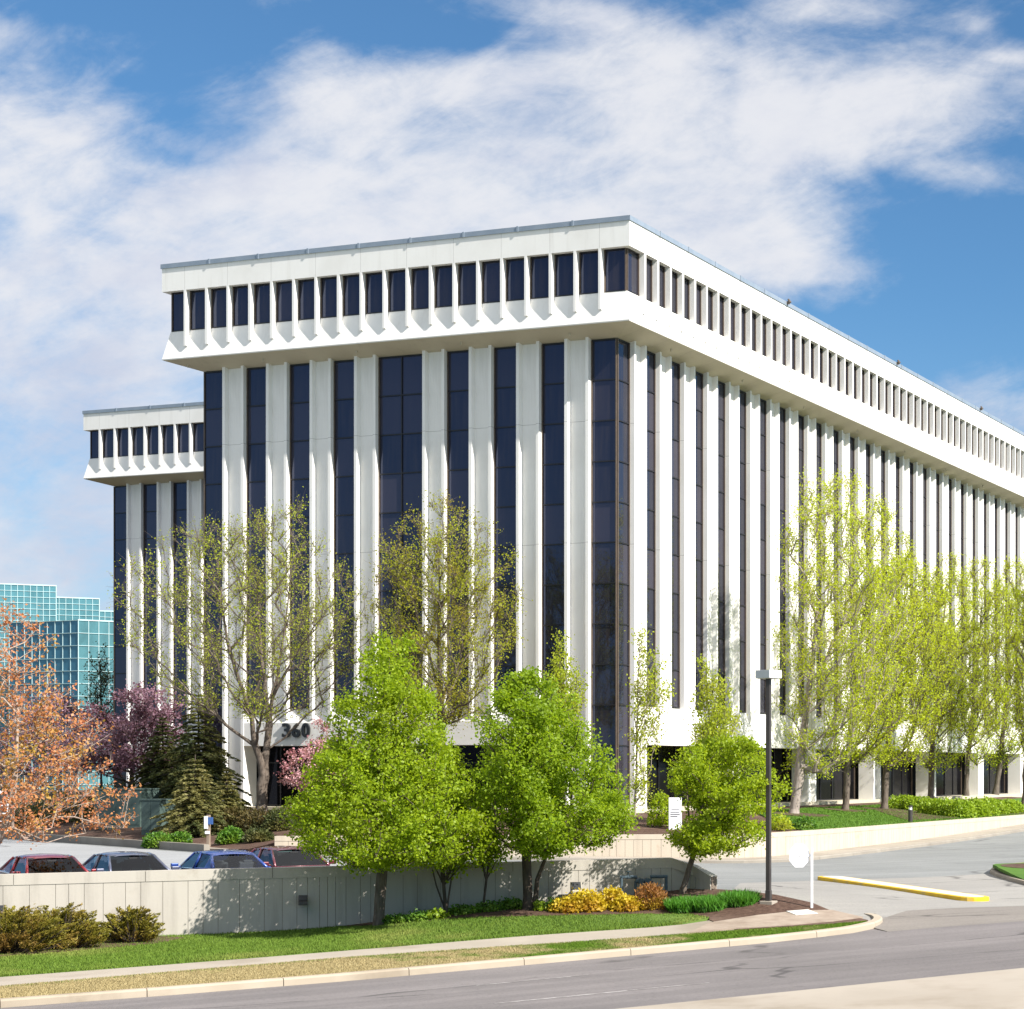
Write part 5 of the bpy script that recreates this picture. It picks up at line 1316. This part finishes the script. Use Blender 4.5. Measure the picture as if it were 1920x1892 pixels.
def shrub(name, label, px, py0, py1, Y, half, mat, seed, n, L, Wr=.6, spiky=0.0, group=None, hf=None, depth=.8, lumps=9, flat=.0, cat='shrub', stems=True, yscale=1.0):
    """mound of foliage: lumpy ellipsoid of leaves, denser at its skin; spiky = shoots pointing out and up"""
    R = np.random.default_rng(seed); p = at_y(px, py1, Y)
    if hf: p.z = hf(p.x, p.y)
    b = np.array(V3(p)); s = Y / FPX * K; w = half * s; h = (py1 - py0) * s * yscale
    root = empty(name, tuple(b), 0, 1, label, cat, group)
    d = R.normal(size=(n, 3)); d[:, 2] = np.abs(d[:, 2]) - .18; d /= np.linalg.norm(d, axis=1)[:, None]
    lc = R.normal(size=(lumps, 3)); lc[:, 2] = np.abs(lc[:, 2]); lc /= np.linalg.norm(lc, axis=1)[:, None]; la = R.uniform(-.16, .22, lumps)
    bump = 1 + (la[None] * np.exp(-((d[:, None] - lc[None]) ** 2).sum(-1) / .18)).sum(1)
    q = np.where(R.uniform(0, 1, n) < .7, R.uniform(.82, 1.04, n), R.uniform(.3, .9, n)) * bump
    C = d * q[:, None] * np.array([w, w * depth, h * .86]); C[:, 2] = np.maximum(C[:, 2], .02) + h * .06
    ax = d * np.array([1, 1, .7]) + np.array([0, 0, .5]); ax /= np.linalg.norm(ax, axis=1)[:, None]
    g = R.integers(0, max(4, n // 14), n); off = R.normal(0, .05, (max(4, n // 14), 3)); C = C + off[g]
    V = leaf_cloud(C, L, L * Wr, .3, ax, .25 + spiky * .6, R, d * .9); leaves_obj('foliage', V, mat, root)
    if stems:
        m = 14; e = R.normal(size=(m, 3)); e[:, 2] = np.abs(e[:, 2]) + .4; e /= np.linalg.norm(e, axis=1)[:, None]
        tube_obj('stem', [(np.zeros((m, 3)) - [0, 0, .1], e * np.array([w, w * depth, h]) * .75, np.full(m, .022), np.full(m, .006), 5)], M['barkdark'], root)
    return root
# junipers in front of the low wall, left
def juniper(label, px, py0, py1, Y, half, seed, plumes, mat='juniper', per=85):
    R = np.random.default_rng(seed); p = at_y(px, py1, Y); p.z = H0(p.x, p.y); b = np.array(V3(p)); s_ = Y / FPX * K; w = half * s_; h = (py1 - py0) * s_
    root = empty('juniper_shrub', tuple(b), 0, 1, label, 'shrub', 'junipers in front of the low wall')
    C, A, g0, g1 = [], [], [], []
    for k in range(plumes):
        th = R.uniform(0, 6.283); q = math.sqrt(R.uniform(0, 1)); el = R.uniform(.15, 1.0)
        top = np.array([q * w * math.cos(th), q * w * .62 * math.sin(th), h * (.12 + .80 * el * (1 - .55 * q ** 3))]) * R.uniform(.88, 1.08)
        d = np.array([math.cos(th) * (.35 + .9 * q), math.sin(th) * (.35 + .9 * q), R.uniform(.25, .8)]) + np.array([.25, 0, 0]); d /= np.linalg.norm(d); ln = R.uniform(.28, .5)
        u = R.uniform(0, 1, per); c = top - d * ln * (1 - u)[:, None] + R.normal(0, 1, (per, 3)) * (.055 * (1.15 - u))[:, None]; c[:, 2] = np.maximum(c[:, 2], .03); C.append(c)
        A.append(np.tile(d, (per, 1)) + R.normal(0, .42, (per, 3)) + np.array([0, 0, .12])); g0.append(np.array([top[0] * .35, top[1] * .35, .02])); g1.append(top)
    C, A = np.concatenate(C), np.concatenate(A); A /= np.linalg.norm(A, axis=1)[:, None]
    leaves_obj('foliage', leaf_cloud(C, .085, .026, .3, A, .85, R), M[mat], root)
    tube_obj('stem', [(g0, g1, np.full(plumes, .012), np.full(plumes, .004), 4)], M['barkdark'], root)
juniper('broad golden-green juniper mound at the left edge', 15, 1701, 1800, 46.6, 128, 61, 380)
juniper('golden-green juniper joined to the right side of the broad mound', 118, 1694, 1788, 47.4, 88, 62, 280)
juniper('separate bushy juniper with upright golden tips, right of the broad mounds', 248, 1698, 1776, 48.6, 60, 63, 185)
# golden and rusty shrubs
for (px, y0, y1, Y, hw_, mt, lab, n_) in ((1062, 1683, 1720, 51.9, 32, 'gold', 'leftmost golden shrub below the beige floodlight', 1500), (1098, 1668, 1718, 52.1, 38, 'gold', 'tallest golden shrub beside the beige floodlight', 2200),
        (1148, 1672, 1712, 52.7, 30, 'gold', 'golden shrub behind the gap in the golden row', 1500), (1176, 1682, 1718, 52.2, 32, 'gold', 'low golden shrub touching the rusty shrub', 1700)):
    shrub('golden_shrub', lab, px, y0, y1, Y, hw_, M[mt], 70 + px % 13, n_, .10, .7, .2, 'golden shrubs in the mulch bed', hf=H0, yscale=.78, lumps=14)
shrub('rusty_shrub', 'rusty brown twiggy shrub at the right end of the golden shrubs', 1222, 1672, 1718, 52.4, 34, M['rust'], 77, 2300, .10, .45, .6, hf=H0)
shrub('green_shrub', 'tiny bright yellow-green shrub at the foot of the forked trunk', 1012, 1692, 1712, 51.9, 10, M['hedge'], 78, 260, .09, .7, 0, hf=H0)
shrub('green_shrub', 'small green plant left of the golden shrubs', 1040, 1688, 1714, 52.0, 16, M['cover'], 79, 420, .10, .7, .2, hf=H0)
# daylilies
R_ = np.random.default_rng(80)
for j, (px, py1, hw_, Y) in enumerate(((1285, 1722, 34, 52.2), (1332, 1726, 36, 52.1), (1385, 1722, 36, 52.4))):
    lab = ('clump of grassy green daylilies next to the rusty shrub', 'middle clump of grassy green daylilies in the mulch bed', 'clump of grassy green daylilies closest to the lamp post')[j]
    p = at_y(px, py1, Y); p.z = H0(p.x, p.y); b = np.array(V3(p)); s = Y / FPX * K; w = hw_ * s; n_ = 2600
    root = empty('daylily_clump', tuple(b), 0, 1, lab, 'plant', 'daylily clumps')
    t = R_.uniform(0, 6.28, n_); q = np.sqrt(R_.uniform(0, 1, n_)); base = np.stack([q * np.cos(t) * w, q * np.sin(t) * w * 1.3, np.zeros(n_)], 1)
    ln_ = R_.uniform(.22, .46, n_) * (1.1 - .4 * q); dr = R_.normal(0, .45, (n_, 3)); dr[:, 2] = 1; dr /= np.linalg.norm(dr, axis=1)[:, None]
    leaves_obj('foliage', leaf_cloud(base + dr * ln_[:, None] * .5, .40, .03, 0, dr, .97, R_), M['daylily'], root)
# hedge of round shrubs on the upper lawn
HB = [(1693, 1468, 1498, 112, 30), (1722, 1470, 1502, 111, 30), (1748, 1476, 1508, 108, 28), (1772, 1476, 1512, 107, 30), (1800, 1478, 1518, 106, 30), (1826, 1480, 1518, 108, 28), (1848, 1480, 1514, 111, 26), (1868, 1480, 1512, 113, 24), (1886, 1482, 1510, 115, 22), (1902, 1482, 1506, 117, 18)]
ORD = ['first', 'second', 'third', 'fourth', 'fifth', 'sixth', 'seventh', 'eighth', 'ninth', 'last']
for j, (px, y0, y1, Y, hw_) in enumerate(HB):
    shrub('round_shrub', ORD[j] + ' bright green round shrub from the left in the hedge on the upper lawn', px, y0, y1, Y, hw_, M['hedge'], 90 + j, 1900, .15, .7, .2, 'round hedge shrubs', depth=1.0, hf=H2, lumps=6)
sheet('hedge_mulch', [Vector(at_y(px, py, Y)[:2]) for px, py, Y in ((1640, 1520, 108), (1700, 1520, 99), (1790, 1530, 104.5), (1850, 1527, 109), (1925, 1515, 116), (1925, 1505, 122), (1840, 1500, 122), (1740, 1496, 120), (1660, 1503, 117))], H2, M['mulch'], dz=.06, step=.9)
for k, (px, py, Y, rr_) in enumerate(((1492, 1530, 97.5, 1.6), (1585, 1520, 105.5, 1.1), (1655, 1516, 109.5, 1.2))):
    c_ = Vector(at_y(px, py, Y)[:2]); sheet('tree_mulch_ring', [c_ + Vector((math.cos(t), math.sin(t))) * rr_ * (1 + .12 * math.sin(3 * t)) for t in np.linspace(0, 6.283, 25)[:-1]], H2, M['mulch'], dz=.07, step=.5)
# corner of mulch with low shrubs near the lamp post
c_ = [(1455, 1557, 80.6), (1470, 1535, 84), (1500, 1522, 95), (1530, 1530, 95), (1545, 1545, 87), (1528, 1552, 85)]
shrub('low_shrub', 'low green shrub at the leaning trunk above the curved wall', 1508, 1528, 1552, 86.0, 24, M['cover'], 101, 900, .13, .7, .2, hf=H2)
shrub('low_shrub', 'yellow-green low shrub just right of the lamp post on the upper bed', 1462, 1515, 1545, 84.5, 26, M['lf_young'], 102, 700, .13, .7, .3, hf=H2)
shrub('low_shrub', 'leafy shrub half hidden left of the white pylon sign', 1240, 1460, 1530, 83.5, 26, M['lf_small'], 103, 1400, .13, .7, .3, hf=H2)
# planting of the left bed
BED = [(435, 1512, 1560, 86.5, 36, 'yew', 'bronze-green yew in front of the left corner of the building'), (478, 1528, 1570, 85.5, 34, 'yew', 'dark yew below the forked grey trunk'), (522, 1530, 1575, 85, 30, 'needle', 'dark green shrub left of the upper wall end'),
       (300, 1556, 1582, 82.5, 32, 'cover', 'low leafy green plants at the kerb left of the wooden sign post'), (336, 1558, 1584, 82, 20, 'cover', 'small leafy plant just left of the wooden sign post'), (432, 1562, 1588, 81, 24, 'cover', 'low leafy green plants right of the wooden sign post'),
       (485, 1565, 1588, 80.5, 26, 'needle', 'dark low shrub at the left end of the upper wall'), (560, 1525, 1572, 86, 34, 'yew', 'dark yew behind the left end of the upper wall'),
       (225, 1440, 1500, 97.5, 70, 'needle', 'dark evergreen mass behind the green cabinets'), (120, 1460, 1520, 99, 70, 'needle', 'dark evergreen shrub under the copper tree branches'), (20, 1465, 1540, 100, 70, 'needle', 'dark evergreen shrub at the far left edge behind the framed sign')]
for j, (px, y0, y1, Y, hw_, mt, lab) in enumerate(BED):
    shrub('bed_shrub', lab, px, y0, y1, Y, hw_, M[mt], 110 + j, 3200 if hw_ > 50 else 1700, .16 if mt != 'cover' else .13, .4 if mt != 'cover' else .65, .5, depth=.8, hf=H2)
# low green cover along the foot of the wall
for j, (px, py, hw_, Y, mt) in enumerate(((745, 1733, 22, 51.0, 'cover'), (790, 1727, 26, 51.0, 'cover'), (818, 1722, 22, 51.1, 'hedge'), (868, 1710, 30, 51.7, 'cover'), (915, 1706, 28, 52.0, 'cover'), (962, 1702, 24, 52.3, 'cover'))):
    lab = ('low green plants right beside the trunk of the largest tree', 'low green plants along the mulch edge under the largest tree', 'yellow-green low plants at the point of the mulch bed', 'low dark green plants at the foot of the thin stems', 'low green plants below the slim sapling', 'low green plants left of the forked trunk')[j]
    shrub('ground_cover', lab, px, py - 17, py, Y, hw_, M[mt], 130 + j, 620, .10, .7, .2, 'low plants along the wall', hf=H0, stems=False, cat='plant')


# ---------------------------------------------------------------- grass blades (nobody could count them)
def blades(name, poly, h, n, L, mat, seed, dz=0.0, wd=.012):
    R = np.random.default_rng(seed); P = [Vector(p[:2]) for p in poly]; xs = [p.x for p in P]; ys = [p.y for p in P]; out = []
    ax = np.array([[p.x, p.y] for p in P])
    while len(out) < n:
        q = np.stack([R.uniform(min(xs), max(xs), n), R.uniform(min(ys), max(ys), n)], 1); ins = np.zeros(n, bool)
        j = len(ax) - 1
        for i in range(len(ax)):
            c = ((ax[i, 1] > q[:, 1]) != (ax[j, 1] > q[:, 1])) & (q[:, 0] < (ax[j, 0] - ax[i, 0]) * (q[:, 1] - ax[i, 1]) / (ax[j, 1] - ax[i, 1] + 1e-12) + ax[i, 0]); ins ^= c; j = i
        out += list(q[ins])
    q = np.array(out[:n]); z = np.concatenate([h.many(q[i:i + 20000]) for i in range(0, n, 20000)]) + dz
    B = np.stack([q[:, 0] * K, q[:, 1] * K, z * K], 1); t = R.uniform(0, 6.28, n); l = L * R.uniform(.5, 1.3, n)
    s = np.stack([np.cos(t), np.sin(t), np.zeros(n)], 1) * wd; ln = R.normal(0, .35, (n, 3)); ln[:, 2] = 1; tip = B + ln * l[:, None]
    V = np.stack([B - s, B + s, tip], 1).reshape(-1, 3); me = np_mesh(name, V, np.arange(len(V)), 3); o = link(name, me, mat); tag(o, kind='stuff'); return o
def clipx(poly, x0): return [Vector((max(p.x, x0), p.y if p.x >= x0 else p.y)) for p in poly]
def grassmat(name, c1, c2, c3, s=.25):
    m, N, b = pmat(name, c1, .7, .2); tc = N.node('ShaderNodeTexCoord'); g = N.node('ShaderNodeNewGeometry')
    c = N.mix(N.math('MULTIPLY', N.math('ADD', g.outputs['Random Per Island'], N.noise(tc.outputs['Object'], .8, 5, .6)), .55), c1, c2)
    c = N.mix(N.smooth(N.noise(tc.outputs['Object'], s, 5, .6), .5, .7), c, c3); N.l.new(c, b.inputs['Base Color']); return m
M['blade'] = grassmat('grass_blade', (.06, .118, .010), (.125, .19, .022), (.17, .20, .04))
M['bladeR'] = grassmat('bright_grass_blade', (.06, .13, .010), (.10, .185, .018), (.085, .165, .014))
lawn_in = [p for p in walk_top[1:-1]] + edge_mulch[::-1][:-1] + wl[2:5][::-1]
blades('grass', lawn_in, H0, 110000, .065, M['blade'], 5)
blades('grass_tufts', offset_line(walk_top[1:-1], .20) + offset_line(walk_top[1:-1], -.03)[::-1], H0, 5000, .07, M['blade'], 15, .01, .01)
blades('grass_tufts', offset_line(walk_bot[1:9], -.06) + offset_line(walk_bot[1:9], -.35)[::-1], H0, 5000, .04, M['blade'], 16, .0, .01)
def verge_blades():
    m, N, b = pmat('verge_grass_blade', (.3, .25, .12), .8, .1)
    src = M['verge'].node_tree
    tc = N.node('ShaderNodeTexCoord'); v = tc.outputs['Object']; s = N.sep(v)
    t = N.math('ADD', N.math('MULTIPLY', s[0], .7), N.math('MULTIPLY', s[1], .7)); n = N.noise(v, .8, 6, .65)
    g = N.smooth(N.math('ADD', N.math('MULTIPLY', t, .075), N.math('MULTIPLY', N.math('SUBTRACT', n, .5), 3.2)), 1.75, 2.55)
    ge = N.node('ShaderNodeNewGeometry'); rnd = ge.outputs['Random Per Island']
    N.l.new(N.mix(g, N.mix(rnd, (.27, .212, .10), (.38, .315, .165)), N.mix(rnd, (.06, .12, .010), (.11, .18, .018))), b.inputs['Base Color']); return m
blades('grass', kb[2:11] + walk_bot[1:][::-1], H0, 130000, .04, verge_blades(), 6, 0.0, .008)
blades('grass', [p for p in lw if p.y < 135], H2, 60000, .08, M['bladeR'], 8, .02, .02)
